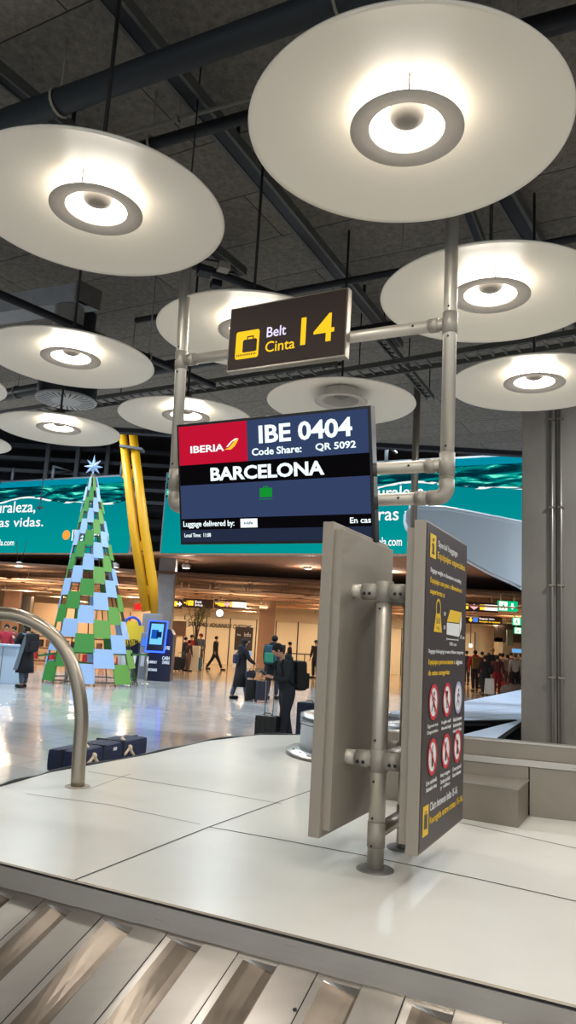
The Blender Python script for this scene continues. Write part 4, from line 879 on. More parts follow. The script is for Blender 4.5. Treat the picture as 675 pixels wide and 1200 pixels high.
# ------------------------------------------------------------------ kiosks
NAVY = mat('kiosk_navy', (18, 24, 52), .35); BLG = em('blue_edge_glow', (50, 90, 255), 3)
Yk = 27.6
q = hy(189, 794, Yk); t = thing('blue_screen_kiosk', 'dark cash kiosk with tilted screen in a glowing blue frame', 'kiosk', (q.x, Yk, 0))
xl, xr = hy(173, 790, Yk).x, hy(199.5, 790, Yk).x; zk = hy(190, 745, Yk).z
MB().prism([(xl, Yk, 0), (xr, Yk, 0), (xr, Yk, zk+.05), (xr-.12, Yk, zk+.25), (xl+.15, Yk, zk+.25), (xl, Yk, zk)], (0, .8, 0), NAVY).build('cabinet', None, t)
a = hy(185, 745.5, Yk); X_ = V((1, 0, 0)); U_ = V((.2, .25, 1)).normalized()
Fk = Face(a+V((0, -.3, 0)), X_, U_, .66, 1.12)
MB().box(Fk.c-Fk.N*.05, (.72, .09, 1.18), Fk.X, Fk.U, BLG, .05).build('glowing_frame', None, t)
MB().box(Fk.c-Fk.N*.02, (.62, .08, 1.08), Fk.X, Fk.U, NAVY, .04).build('screen_housing', None, t)
b = MB(); Fk.rect(b, .16, .1, .84, .78, .03, em('kiosk_screen', (110, 190, 255), 1.4)); Fk.rect(b, .22, .3, .6, .6, .034, em('kiosk_picture', (30, 90, 190), 1)); Fk.rect(b, .5, .36, .78, .55, .036, em('kiosk_dark', (15, 40, 90), 1)); b.build('screen', None, t)
def kt(s_, x0, x1, y0, y1): 
    q0, q1, q2 = hy(x0, y1, Yk-.01), hy(x1, y1, Yk-.01), hy(x0, y0, Yk-.01); text(s_, q0, (1, 0, 0), (0, 0, 1), q1.x-q0.x, q2.z-q0.z, em('kiosk_letter', (220, 235, 255), 1.3), t, 'lettering', .02, .01, .02)
kt('TAX FREE', 191.5, 199, 757, 761); kt('CASH', 190, 198.5, 769, 773); kt('CHANGE', 190, 198.5, 774, 778); kt('CURRENCY', 173.5, 184, 774, 777); kt('EXCHANGE', 173.5, 184, 783, 786)
q = hy(158, 790, 29.2); t = thing('cash_machine', 'yellow and blue cash machine stand reading ATM left of the blue screen kiosk', 'cash machine', (q.x, 29.2, 0))
YM = mat('atm_yellow', (235, 205, 60), .4)
qa = hy(156, 747, 29.2)
MB().box((qa.x, 29.2, .65), (.62, .6, 1.3), m=NAVY, bev=.02).build('cabinet', None, t)
b = MB().prism([(qa.x-.5, 28.9, 1.15), (qa.x+.05, 28.9, 1.15), (qa.x+.4, 28.9, 1.42), (qa.x+.4, 28.9, 1.95), (qa.x-.5, 28.9, 1.95)], (0, .25, 0), YM); b.build('header_panel', None, t)
def at_(s_, x0, x1, y0, y1, Y, m):
    q0, q1, q2 = hy(x0, y1, Y), hy(x1, y1, Y), hy(x0, y0, Y); text(s_, q0, (1, 0, 0), (0, 0, 1), q1.x-q0.x, q2.z-q0.z, m, t, 'lettering', .02, .01, .02)
at_('ATM', 151, 161.5, 749, 753.5, 28.88, DARKM); at_('Cajero', 150, 160, 755, 759, 28.88, DARKM)
qa = hy(155, 733, 29); b = MB(); b.lathe((qa.x, 29, qa.z), [(.26, 0), (.36, 0), (.36, .06), (.26, .06)], 24, mat('emblem_blue', (40, 80, 190), .4), axis=(0, -1, 0), closed=True); b.build('blue_ring_emblem', None, t); MB().box((qa.x+.03, 29.0, qa.z-.03), (.5, .05, .4), m=YM, bev=.03).build('yellow_topper', None, t)
MB().tube([(qa.x, 29.1, 1.7), (qa.x, 29.1, qa.z-.3)], .04, 8, NAVY).build('topper_stem', None, t)
q = hy(166.5, 790, 28.6); t = thing('slim_terminal', 'slim pale grey ticket terminal between the cash machine and the kiosk', 'terminal', (q.x, 28.6, 0))
MB().box((q.x, 28.6, .85), (.28, .3, 1.7), m=PED, bev=.03).build('body', None, t); MB().box((q.x, 28.44, 1.35), (.2, .02, .3), m=EB).build('screen', None, t); MB().box((q.x, 28.44, .7), (.14, .02, .5), m=WHITE).build('leaflet_pocket', None, t)
# stanchions with green tape
pts = []
for i, (x, y) in enumerate(((76, 801), (150.5, 803), (170.5, 801))):
    q = hz(x, y, 0); t = thing('queue_stanchion', ('steel queue post in front of the tree base at left', 'steel queue post right of the tree base beside the white bin', 'steel queue post in front of the blue screen kiosk')[i], 'stanchion', q)
    MB().lathe(q, [(.001, .03), (.17, .02), (.18, 0)], 24, STEEL).build('base_disc', None, t); MB().tube([q, q+V((0, 0, 1.0))], .035, 12, STEEL).build('post', None, t); MB().tube([q+V((0, 0, .92)), q+V((0, 0, 1.02))], .045, 12, DARKM).build('tape_head', None, t); pts.append(q+V((0, 0, .97)))
t = thing('barrier_tape', 'green retractable barrier tape strung across the front of the tree', 'tape', pts[1])
pl_ = [hy(44, 768.5, pts[0].y)]+pts
for a, c_ in zip(pl_[:-1], pl_[1:]): MB().box((a+c_)/2, ((c_-a).length, .004, .06), (c_-a).normalized(), (0, 0, 1), mat('tape_green', (30, 110, 60), .6)).build('tape_length', None, t)
# white bin
q = hz(146, 801, 0); t = thing('white_bin', 'white tapered bin standing right of the tree base', 'bin', q); MB().lathe(q, [(.001, 0), (.2, 0), (.32, .95), (.3, .95), (.19, .03), (.001, .03)], 24, WHITE).build('bin_body', None, t); MB().lathe(q+V((0, 0, .95)), [(.3, 0), (.33, .0), (.33, .03), (.3, .03)], 24, PANEL, closed=True).build('bin_rim', None, t)
# ------------------------------------------------------------------ patchwork tree
tb = hz(94, 803, 0)+V((0, 1.2, 0)); apex = hy(109, 556, tb.y); HT = apex.z; RB = 1.42; LN = (apex.x-tb.x)/HT
def tc_(a, r_, z_): return V((tb.x+LN*z_+math.cos(a)*r_, tb.y+math.sin(a)*r_, z_))
t = thing('christmas_tree', 'tall cone-shaped christmas tree of green and pale blue square panels with a star', 'christmas tree', tb)
GR = [mat('tree_green', (62, 140, 58), .5), mat('tree_green_light', (104, 160, 70), .5)]; BLp = mat('tree_pale_blue', (158, 190, 232), .45)
NF = 14; zs = [.12]; st = .5
while zs[-1] < HT-.5: zs.append(zs[-1]+max(.2, .47-.0*len(zs)-.03*(zs[-1]/HT)*4)); 
def rad(z): return RB*(1-z/HT)+.09
FRAME_ = mat('tree_frame', (84, 70, 60), .6)
cnt = 0
for f in range(NF):
    a0, a1 = 2*PI*f/NF+.1, 2*PI*(f+1)/NF+.1
    ph = (f % 2)
    for r in range(len(zs)-1):
        if (r+ph) % 2: continue
        za = zs[r]-.05; zb2 = zs[r+1]+.07
        if r+1 >= len(zs): continue
        out = .03+.02*((r//2+f) % 2)
        P = []
        for z_ in (za, zb2):
            for a in (a0-.01, a1+.01): rr_ = rad(z_)+out; P.append(tc_(a, rr_, z_))
        if cnt > 110: break
        nrm = V((math.cos((a0+a1)/2), math.sin((a0+a1)/2), 0))
        vis = nrm.y < .25
        if not vis and f % 2 == 0: pass
        if not vis: continue
        colr = BLp if ((r+ph)//2+f//2+(f % 2)) % 2 else GR[(f in (12, 13, 11)) and 1 or 0]
        MB().prism([P[0], P[1], P[3], P[2]], -nrm*.03, colr).build('panel', None, t); cnt += 1
b = MB()
for f in range(NF):
    a = 2*PI*f/NF+.1; b.tube([tc_(a, rad(0), 0), tc_(a, .05, HT)], .02, 6, FRAME_)
for z_ in zs: b.tube([tc_(2*PI*f/NF+.1, rad(z_), z_) for f in range(NF)], .022, 6, FRAME_, closed=True)
b.build('lattice_frame', None, t)
for f in range(NF):   # panels on the far side, seen through the gaps
    a0, a1 = 2*PI*f/NF+.1, 2*PI*(f+1)/NF+.1; nrm = V((math.cos((a0+a1)/2), math.sin((a0+a1)/2), 0))
    if nrm.y < .25: continue
    for r in range(0, len(zs)-1):
        if (r+f) % 4: continue
        P = [tc_(a, rad(z_), z_) for z_ in (zs[r], zs[r+1]) for a in (a0, a1)]
        MB().prism([P[0], P[1], P[3], P[2]], -nrm*.03, BLp if f % 2 else GR[0]).build('panel', None, t)
st_c = hy(109.5, 547, tb.y); pts = []
for i in range(16):
    a = PI/2+i*PI/8; r_ = (.42 if i == 0 else .33) if i % 2 == 0 else .14
    pts.append(st_c+V((math.cos(a)*r_, 0, math.sin(a)*r_)))
b = MB()
for s_ in (-.06, .06):
    k0 = st_c+V((0, s_, 0)); b.add([k0]+pts, [(0, 1+i, 1+(i+1) % 16) for i in range(16)], BLp)
b.build('star', None, t)
MB().tube([apex-V((0, 0, .25)), st_c], .025, 8, BLp).build('star_stem', None, t)
def treetext(s_, x0, x1, y0, y1, Y):
    q0, q1, q2 = hy(x0, y1, Y), hy(x1, y1, Y), hy(x0, y0, Y); text(s_, q0, (1, 0, 0), (0, -.0, 1), q1.x-q0.x, q2.z-q0.z, WHITE, t, 'lettering', .01, .01, 0)
# ------------------------------------------------------------------ raised walkway
Yw = 17
ou = [(476, 600), (480, 595.5), (490, 594.6), (523, 596), (560, 603), (611, 613), (700, 631), (700, 740), (640, 704), (611, 687), (576, 671), (549, 656), (500, 634), (483, 624), (478, 618), (475.5, 610)]
t = thing('raised_walkway', 'pale blue-white sloping underside of a raised walkway in front of the teal screen', 'walkway', hy(560, 640, Yw))
WK = mat('walkway_white', (206, 220, 232), .4)
MB().prism([hy(x, y, Yw) for x, y in ou], (0, .35, 0), WK).build('hull', None, t)
top = [hy(x, y, Yw-.0) for x, y in ou[1:7]]; MB().tube([p+V((0, .05, 0)) for p in top], .07, 10, mat('walkway_rim', (215, 228, 238), .3)).build('rim_rail', None, t)
bot = [hy(x, y, Yw) for x, y in ou[9:14]]; MB().tube([p+V((0, .05, 0)) for p in bot], .05, 10, STEEL).build('lower_rim', None, t)
MB().box(hy(690, 680, Yw+.2), (.5, .3, 1.2), m=STEEL).build('end_bracket', None, t)
# ------------------------------------------------------------------ potted plant
q = hz(226.5, 786, 0); t = thing('potted_tree', 'small leafy tree in a tall cream square planter before the customs partition', 'potted plant', q)
MB().box(q+V((0, 0, .6)), (.5, .5, 1.2), m=CREAM2, bev=.03).build('planter', None, t)
random.seed(5); lf = MB()
LEAF = mat('leaf_olive', (92, 98, 48), .6)
for i in range(9):
    a = random.random()*2*PI; sp = .25+random.random()*.75; hh = 1.4+random.random()*1.0
    tip = q+V((math.cos(a)*sp, math.sin(a)*sp*.6, 1.2+hh)); mid = q+V((math.cos(a)*sp*.35, math.sin(a)*sp*.2, 1.2+hh*.5))
    MB().tube([q+V((0, 0, 1.15)), mid, tip], [.03, .02, .008], 6, mat('bark', (80, 62, 44), .8)).build('branch', None, t)
    for k_ in range(36):
        s_ = random.random(); c0_ = mid.lerp(tip, s_)+V((random.gauss(0, .13), random.gauss(0, .13), random.gauss(0, .12)))
        d1 = V((random.gauss(0, 1), random.gauss(0, 1), random.gauss(0, .6))).normalized(); d2 = d1.orthogonal().normalized(); l_ = .13
        lf.add([c0_, c0_+d1*l_*.5+d2*l_*.22, c0_+d1*l_, c0_+d1*l_*.5-d2*l_*.22], [(0, 1, 2, 3)], LEAF)
lf.build('foliage', None, t, recalc=False)

# ------------------------------------------------------------------ added hall fill lamps and ambient world light
wd = bpy.data.worlds.new('world'); S.world = wd; wd.use_nodes = True; bg = wd.node_tree.nodes['Background']; bg.inputs[0].default_value = (.85, .93, 1, 1); bg.inputs[1].default_value = .9
for i, x in enumerate((-16, -9, -2, 5, 12)):
    for j, y in enumerate((18.5, 24, 29)):
        z_ = 10.2
        t = thing('added_high_bay', 'unseen high bay light added under the dark roof to brighten the hall', 'lamp', (x, y, z_), 'added high bay fill lights over the open hall')
        MB().lathe((x, y, z_), [(.05, .35), (.12, .3), (.35, 0), (.33, 0), (.1, .27), (.001, .3)], 24, WHITE).build('lamp_shade', None, t)
        MB().tube([(x, y, z_+.3), (x, y, 11)], .02, 6, DARKM).build('hanger', None, t)
        ld = bpy.data.lights.new('high_bay_fill', 'AREA'); ld.shape = 'DISK'; ld.size = .6; ld.energy = 440; ld.color = (.82, .92, 1)  # cool fill, lamps added to brighten the tree and floor
        lo = bpy.data.objects.new('high_bay_fill', ld); C.objects.link(lo); lo.location = (x, y, z_-.02)
for i, (x, y) in enumerate(((5.8, 9.2), (8.5, 13.0), (-8.5, 10.0), (-8.5, 14.5))):  # lamps out of view, added to light the column and walkway
    z_ = 5.9
    t = thing('added_fill_lamp', 'unseen fill lamp added under the concrete ceiling', 'lamp', (x, y, z_), 'unseen fill lamps added under the concrete ceiling')
    MB().lathe((x, y, z_), [(.05, .3), (.12, .27), (.3, 0), (.28, 0), (.1, .24), (.001, .27)], 24, WHITE).build('lamp_shade', None, t); MB().tube([(x, y, z_+.27), (x, y, ZC)], .015, 6, DARKM).build('hanger', None, t)
    ld = bpy.data.lights.new('fill_lamp_light', 'AREA'); ld.shape = 'DISK'; ld.size = .5; ld.energy = 260; ld.color = (.92, .96, 1)
    lo = bpy.data.objects.new('fill_lamp_light', ld); C.objects.link(lo); lo.location = (x, y, z_-.02)
# ------------------------------------------------------------------ people
def skin(name, pts, edges, m, parent, sub=1, root=0, name2=None):
    """pts: list of (co, radius) ; one continuous skinned surface"""
    me = bpy.data.meshes.new(name); me.from_pydata([tuple(p[0]) for p in pts], edges, []); o = bpy.data.objects.new(name, me); S.collection.objects.link(o)
    md = o.modifiers.new('skin', 'SKIN')
    if not me.skin_vertices: raise Exception('no skin layer')
    for i, v in enumerate(me.skin_vertices[0].data):
        r = pts[i][1]; v.radius = (r, r) if not isinstance(r, (tuple, list)) else r; v.use_root = (i == root)
    md.use_smooth_shade = True
    s_ = o.modifiers.new('sub', 'SUBSURF'); s_.levels = sub; s_.render_levels = sub
    dg = bpy.context.evaluated_depsgraph_get(); n = bpy.data.meshes.new_from_object(o.evaluated_get(dg)); bpy.data.objects.remove(o)
    n.materials.clear(); n.materials.append(m); n.name = name
    for p in n.polygons: p.use_smooth = True; p.material_index = 0
    r = bpy.data.objects.new(name, n); C.objects.link(r)
    if parent: link(r, parent)
    return r
SKIN = mat('skin_tone', (190, 142, 116), .55); SKIN2 = mat('skin_tone_deep', (140, 100, 78), .55)
def cloth(rgb): return mat('cloth_%d_%d_%d' % rgb, rgb, .85)
def person(pos, face, label, H=1.72, top=(30, 32, 38), trousers=(34, 38, 52), coat=0, hair=(30, 24, 22), lean=0, headdown=0, stride=0, la=None, ra=None, pack=None, hat=None, shoes=(28, 26, 28), near=False, wide=1.0, skinm=None, hood=None, hairlong=False, group=None):
    """face: direction faced in the ground plane (unit tuple); la/ra: (elbow, wrist) offsets in local frame (x right of the person, y forward, z up) in metres for a 1.72 m figure"""
    s = H/1.72; f = V((face[0], face[1], 0)).normalized(); rt = V((f.y, -f.x, 0)); base = V((pos[0], pos[1], pos[2] if len(pos) > 2 else 0))
    t = thing('person', label, 'person', base, group)
    P = lambda x, y, z: base+(rt*x+f*y+V((0, 0, z)))*s
    skm = skinm or SKIN
    ly = lean; sh_y = ly*.5; hd_y = ly*.62+headdown*.09
    w = wide
    st = stride
    hipz = .93
    J = {}
    J['pel'] = (P(0, 0, .96), .095*w*s); J['waist'] = (P(0, ly*.15, 1.1), .1*w*s); J['chest'] = (P(0, ly*.38, 1.3), .115*w*s); J['neckb'] = (P(0, sh_y, 1.43), .075*s); J['neck'] = (P(0, sh_y+.01+headdown*.02, 1.5), .048*s)
    J['head'] = (P(0, hd_y+.02, 1.585), (.072*s, .078*s)); J['headt'] = (P(0, hd_y+.015, 1.655), (.066*s, .074*s))
    J['jaw'] = (P(0, hd_y+.045+headdown*.02, 1.545), .045*s)
    for sg, nm, arm, sy in ((-1, 'l', la, -st), (1, 'r', ra, st)):
        J['hip'+nm] = (P(.09*sg*w, 0, .9), .07*w*s); J['knee'+nm] = (P(.1*sg, sy*.16+.02, .5), .062*s); J['ank'+nm] = (P(.1*sg, sy*.32-.02, .09), .042*s); J['toe'+nm] = (P(.12*sg, sy*.32+.13, .04), .035*s)
        e, wr = arm if arm else ((.25*sg, -.02, 1.13), (.26*sg, .06, .88))
        J['sh'+nm] = (P(.175*sg*w, sh_y, 1.4), .062*w*s); J['el'+nm] = (P(e[0], e[1]+sh_y*.6, e[2]), .043*s); J['wr'+nm] = (P(wr[0], wr[1]+sh_y*.5, wr[2]), .028*s)
    names = list(J); ix = {k: i for i, k in enumerate(names)}
    E_ = [('pel', 'waist'), ('waist', 'chest'), ('chest', 'neckb'), ('neckb', 'neck'), ('neck', 'head'), ('head', 'headt'), ('head', 'jaw')]
    for n_ in 'lr': E_ += [('pel', 'hip'+n_), ('hip'+n_, 'knee'+n_), ('knee'+n_, 'ank'+n_), ('ank'+n_, 'toe'+n_), ('chest', 'sh'+n_), ('sh'+n_, 'el'+n_), ('el'+n_, 'wr'+n_)]
    pts = [J[k] for k in names]; ed = [(ix[a], ix[b]) for a, b in E_]
    # hands: palm and five fingers
    for n_, sg in (('l', -1), ('r', 1)):
        e, wv = J['el'+n_][0], J['wr'+n_][0]; d = (wv-e).normalized(); side = d.cross(V((0, 0, 1)));
        side = side.normalized() if side.length > .1 else rt*sg
        pi = len(pts); pts.append((wv+d*.05*s, (.032*s, .02*s))); ed.append((ix['wr'+n_], pi))
        if near:
            up_ = side.cross(d)
            for k_, (o_, L_) in enumerate(((-.03, .06), (-.01, .075), (.01, .08), (.03, .068))):
                a_ = len(pts); pts.append((wv+(d*.085+side*o_)*s, .0095*s)); pts.append((wv+(d*(.085+L_*.55)+side*o_*1.1-up_*.012)*s, .0085*s)); pts.append((wv+(d*(.085+L_*.8)+side*o_*1.1-up_*.035)*s, .0075*s)); ed += [(pi, a_), (a_, a_+1), (a_+1, a_+2)]
            a_ = len(pts); pts.append((wv+(d*.045+side*(-.045*sg))*s, .011*s)); pts.append((wv+(d*.085+side*(-.06*sg)-up_*.01)*s, .009*s)); ed += [(pi, a_), (a_, a_+1)]
        else:
            a_ = len(pts); pts.append((wv+d*.12*s, (.03*s, .012*s))); ed.append((pi, a_)); pts.append((wv+(d*.07+side*.04)*s, .01*s)); ed.append((pi, a_+1))
    # nose
    a_ = len(pts); pts.append((P(0, hd_y+.105, 1.59-headdown*.02), .012*s)); ed.append((ix['head'], a_))
    skin('body', pts, ed, skm, t, 2 if near else 1)
    hc = P(0, hd_y+.018, 1.612)
    hm = cloth(hair)
    b = MB(); b.ell(hc+f*(-.018*s)+V((0, 0, .028*s)), (.09*s, .1*s, .092*s), 16, 10, hm, rt, V((0, 0, 1)))
    if hairlong: b.ell(hc+f*(-.05*s)+V((0, 0, -.07*s)), (.085*s, .06*s, .13*s), 14, 8, hm, rt, V((0, 0, 1)))
    b.build('hair', None, t)
    if hat: 
        b = MB(); b.ell(hc+V((0, 0, .05*s)), (.1*s, .11*s, .075*s), 16, 8, cloth(hat), rt); b.box(hc+f*.12*s+V((0, 0, .035*s)), (.13*s, .11*s, .012*s), rt, (0, 0, 1), cloth(hat), .004); b.build('cap', None, t)
    if hood:
        MB().ell(P(0, sh_y-.07, 1.46), (.13*s, .09*s, .09*s), 16, 8, cloth(hood), rt).build('hood', None, t)
    if near:
        for sg in (-1, 1):
            MB().ell(P(.03*sg, hd_y+.083, 1.612), (.011*s, .008*s, .007*s), 8, 6, INK).build('eye', None, t)
            MB().ell(P(.077*sg, hd_y+.01, 1.6), (.012*s, .02*s, .032*s), 10, 6, skm, rt).build('ear', None, t)
        MB().ell(P(0, hd_y+.082, 1.553), (.022*s, .006*s, .005*s), 8, 5, mat('lips', (150, 90, 84), .6), rt).build('mouth', None, t)
    # clothes
    cm_ = cloth(top); g_ = 1.16
    K = ['pel', 'waist', 'chest', 'neckb', 'shl', 'ell', 'wrl', 'shr', 'elr', 'wrr']; jx = {k: i for i, k in enumerate(K)}
    def rr(k): r = J[k][1]; r = r if not isinstance(r, tuple) else r[0]; return (.122*w*s if 'hip' in k else .132*w*s if k in ('pel', 'waist') else .168*w*s if k == 'chest' else r*g_+.012*s)
    pp = [(J[k][0], rr(k)) for k in K]; 
    for n_ in 'lr': pp[jx['wr'+n_]] = (J['wr'+n_][0].lerp(J['el'+n_][0], .12), .04*s)
    pp[jx['pel']] = (J['pel'][0]-V((0, 0, .1*s)), .158*w*s)
    pp[jx['neckb']] = (J['neckb'][0]+V((0, 0, .02*s)), .075*s)
    skin('jacket', pp, [(jx[a], jx[b]) for a, b in (('pel', 'waist'), ('waist', 'chest'), ('chest', 'neckb'), ('chest', 'shl'), ('shl', 'ell'), ('ell', 'wrl'), ('chest', 'shr'), ('shr', 'elr'), ('elr', 'wrr'))], cm_, t, 2 if near else 1)
    if coat:   # coat skirt down to hem height
        prof = [(P(0, ly*.15, 1.12), .15, .12), (P(0, 0, .93), .185, .15), (P(0, -.01, .7*1+coat*.0), .2, .165), (P(0, -.02, coat), .225, .2)]
        b = MB(); n = 20; vs = []
        for c_, rx, ry in prof:
            for k_ in range(n): a = 2*PI*k_/n; vs.append(c_+(rt*rx*w*math.cos(a)+f*ry*math.sin(a))*s)
        for k_ in range(n): a = 2*PI*k_/n; vs.append(prof[-1][0]+(rt*.19*w*math.cos(a)+f*.165*math.sin(a))*s+V((0, 0, .02)))
        b.add(vs, [(i*n+k_, i*n+(k_+1) % n, (i+1)*n+(k_+1) % n, (i+1)*n+k_) for i in range(4) for k_ in range(n)], cm_, True); b.build('coat_skirt', None, t)
    tm = cloth(trousers); K = ['pel', 'hipl', 'kneel', 'ankl', 'hipr', 'kneer', 'ankr', 'waist']; jx = {k: i for i, k in enumerate(K)}
    pp = [(J[k][0], rr(k)*(1.0 if 'ank' not in k else 1.15)) for k in K]; pp[0] = (J['pel'][0], .148*w*s); pp[7] = (J['waist'][0]-V((0, 0, .02*s)), .13*w*s)
    skin('trousers', pp, [(jx[a], jx[b]) for a, b in (('pel', 'waist'), ('pel', 'hipl'), ('hipl', 'kneel'), ('kneel', 'ankl'), ('pel', 'hipr'), ('hipr', 'kneer'), ('kneer', 'ankr'))], tm, t, 2 if near else 1)
    for n_ in 'lr':
        a, tt = J['ank'+n_][0], J['toe'+n_][0]; dd = V((tt.x-a.x, tt.y-a.y, 0)).normalized(); cc = (a+tt)/2; cc.z = base.z+.045*s
        MB().box(cc+dd*.01, (.26*s, .1*s, .088*s), dd, (0, 0, 1), cloth(shoes), .03*s).build('shoe', None, t)
    if pack:   # (rgb, accent)
        bp = thing('backpack', pack[1], 'backpack', P(0, sh_y*.5-.24, 1.2))
        c_ = P(0, sh_y*.7-.26, 1.2); M_ = cloth(pack[0])
        MB().box(c_, (.33*s, .2*s, .5*s), rt, V((0, 0, 1))+f*lean*.3, M_, .07*s).build('pack_body', None, bp)
        MB().box(c_-f*.12*s-V((0, 0, .08*s)), (.25*s, .08*s, .26*s), rt, (0, 0, 1), cloth(pack[2]) if len(pack) > 2 else M_, .03*s).build('front_pocket', None, bp)
        MB().tube([c_+V((0, 0, .24*s))+f*.05*s+rt*x_ for x_ in (-.03*s, 0, .03*s)], .012*s, 6, M_).build('handle', None, bp)
        for sg in (-1, 1): MB().tube([P(.11*sg, sh_y-.14, 1.42), P(.12*sg, sh_y-.02, 1.49), P(.13*sg, sh_y+.12, 1.38), P(.15*sg, sh_y*.5+.1, 1.18), P(.15*sg, sh_y*.4-.15, 1.02)], .02*s, 8, M_).build('shoulder_strap', None, bp)
    return t, P
def suitcase(x, y, label, rgb=(24, 26, 32), h=.56, w=.38, d=.24, face=(0, -1), handle=.4, z=0, tilt=0):
    f = V((face[0], face[1], 0)).normalized(); rt = V((f.y, -f.x, 0)); c = V((x, y, z)); t = thing('suitcase', label, 'suitcase', c); m = mat('case_%d_%d_%d' % rgb, rgb, .45)
    U = (V((0, 0, 1))+f*tilt).normalized()
    MB().box(c+U*(h/2+.06), (w, d, h), rt, U, m, .04).build('shell', None, t)
    for k_ in (-.25, 0, .25): MB().box(c+U*(h/2+.06)+rt*k_*w+f*d*.5, (.02, .012, h*.8), rt, U, m, .004).build('shell_rib', None, t)
    for a in (-1, 1):
        for b_ in (-1, 1): MB().lathe(c+rt*(a*w*.4)+f*(b_*d*.35)+V((0, 0, .03)), [(.001, -.012), (.03, -.012), (.03, .012), (.001, .012)], 12, BLACKP, axis=rt).build('wheel', None, t)
        if handle: MB().tube([c+U*(h+.05)+rt*a*.07-f*d*.2, c+U*(h+handle)+rt*a*.07-f*d*.2], .008, 6, PANEL).build('handle_tube', None, t)
    if handle: MB().tube([c+U*(h+handle)+rt*-.09-f*d*.2, c+U*(h+handle)+rt*.09-f*d*.2], .014, 8, BLACKP).build('handle_grip', None, t)
    MB().tube([c+U*(h+.055)+rt*-.07, c+U*(h+.09)+rt*-.05, c+U*(h+.09)+rt*.05, c+U*(h+.055)+rt*.07], .01, 6, BLACKP).build('top_grip', None, t)
    return t
# man with the phone, nearest
ym = 12.5; q = hy(337, 800, ym)
per_, P_ = person((q.x, ym, 0), (-.92, -.4), 'person in dark teal jacket with black backpack looking down at a phone, nearest the deck', 1.66, (28, 38, 42), (26, 30, 44), 0, (26, 22, 22), .18, 1.2, -.4,
    ((-.2, .06, 1.12), (-.06, .3, 1.16)), ((.2, .06, 1.12), (.05, .3, 1.17)), ((16, 17, 20), 'black backpack worn by the person looking at a phone'), None, (24, 24, 26), True, 1.08, None, (22, 48, 52))
ph = P_(-.0, .46, 1.21); t = thing('mobile_phone', 'dark mobile phone held in both hands by the person in teal jacket', 'phone', ph)
MB().box(ph, (.075, .012, .15), V((.4, -.92, 0)), V((-.92, -.4, .8)), BLACKP, .005).build('phone_case', None, t); MB().box(ph+V((.01, .004, .009)), (.066, .003, .135), V((.4, -.92, 0)), V((-.92, -.4, .8)), mat('phone_screen', (60, 70, 90), .1)).build('screen', None, t)
q = hy(313, 850, 12.3); suitcase(q.x, 12.3, 'black cabin suitcase standing upright left of the person looking at a phone', (16, 18, 18), .46, .36, .22, (-.3, -1), .62)
q = hy(354, 800, 13.4); suitcase(q.x+.16, 13.6, 'dark blue suitcase behind the backpack of the person looking at a phone', (24, 34, 62), .6, .4, .25, (-.4, -1), .0, .0)
# woman in the long black coat
yw = 21.6; q = hy(281.5, 800, yw)
person((q.x, yw, 0), (.8, .35), 'person in long black coat pulling a small black suitcase', 1.7, (20, 20, 26), (70, 84, 104), .36, (24, 22, 24), .05, .3, .6, None, ((.24, .12, 1.14), (.2, .36, 1.0)), None, wide=1.1, hairlong=True, hood=(22, 22, 28))
bq = q+V((-.16, -.14, 1.05)); t = thing('shoulder_bag', 'dark blue shoulder bag on the back of the person in long black coat', 'bag', (q.x-.2, yw-.18, 1.2)); MB().box((q.x-.16, yw-.1, 1.12), (.26, .12, .26), (.35, -.8, 0), (0, 0, 1), cloth((34, 44, 66)), .05).build('bag_body', None, t); MB().tube([(q.x-.18, yw-.17, 1.24), (q.x-.02, yw-.2, 1.42), (q.x+.12, yw-.1, 1.48)], .015, 6, cloth((34, 44, 66))).build('strap', None, t)
q = hy(295, 800, 21.5); suitcase(q.x, 21.3, 'small black suitcase just right of the person in long black coat', (18, 18, 22), .52, .34, .22, (.2, -1), .3)
q = hy(308, 800, 21.5); suitcase(q.x, 21.0, 'dark navy suitcase behind the legs of the traveller with teal backpack', (28, 32, 50), .52, .34, .22, (0, -1), .3)
q = hy(294.5, 790, 21.5); t = thing('carry_bag', 'small dark bag resting on top of the small black suitcase', 'bag', (q.x, 21.3, .62)); MB().box((q.x, 21.3, .72), (.26, .2, .18), bev=.05, m=cloth((30, 32, 40))).build('bag_body', None, t); MB().tube([(q.x-.08, 21.3, .8), (q.x, 21.3, .9), (q.x+.08, 21.3, .8)], .01, 6, INK).build('handle', None, t)
# traveller with teal backpack
yb = 22.3; q = hy(319.5, 790, yb)
person((q.x, yb, 0), (.35, 1), 'person in bulky black hooded coat seen from behind with teal backpack', 1.84, (18, 18, 24), (52, 62, 82), .62, (18, 18, 22), .02, 0, .3, None, None, ((40, 84, 100), 'teal grey backpack with green patch worn by the person in black hooded coat', (60, 150, 120)), wide=1.3, hood=(16, 16, 20))
# distant travellers
def far_person(px, Y, label, **k):
    q = hy(px, 770, Y); return person((q.x, Y, 0), k.pop('face', (0, -1)), label, **k)
far_person(223, 38, 'person in red jacket standing at left before the customs partition', top=(170, 30, 36), trousers=(90, 70, 66), face=(.4, -.6))
far_person(216, 36.5, 'person in dark jacket with back turned beside the person in red', top=(30, 26, 28), trousers=(60, 64, 58), H=1.6, face=(.8, .3))
far_person(221, 36, 'person in patterned trousers between the red and dark jackets', top=(60, 40, 38), trousers=(120, 90, 80), H=1.45, face=(.5, .5))
far_person(234, 38, 'person in grey jacket and red-brown cap pulling a teal suitcase', top=(84, 88, 98), trousers=(74, 76, 84), hat=(120, 40, 40), face=(-.5, -.7), H=1.8)
q = hy(231, 780, 37.2); suitcase(q.x, 37, 'teal suitcase beside the person in grey jacket', (40, 110, 130), .6, .42, .26, (0, -1), .3)
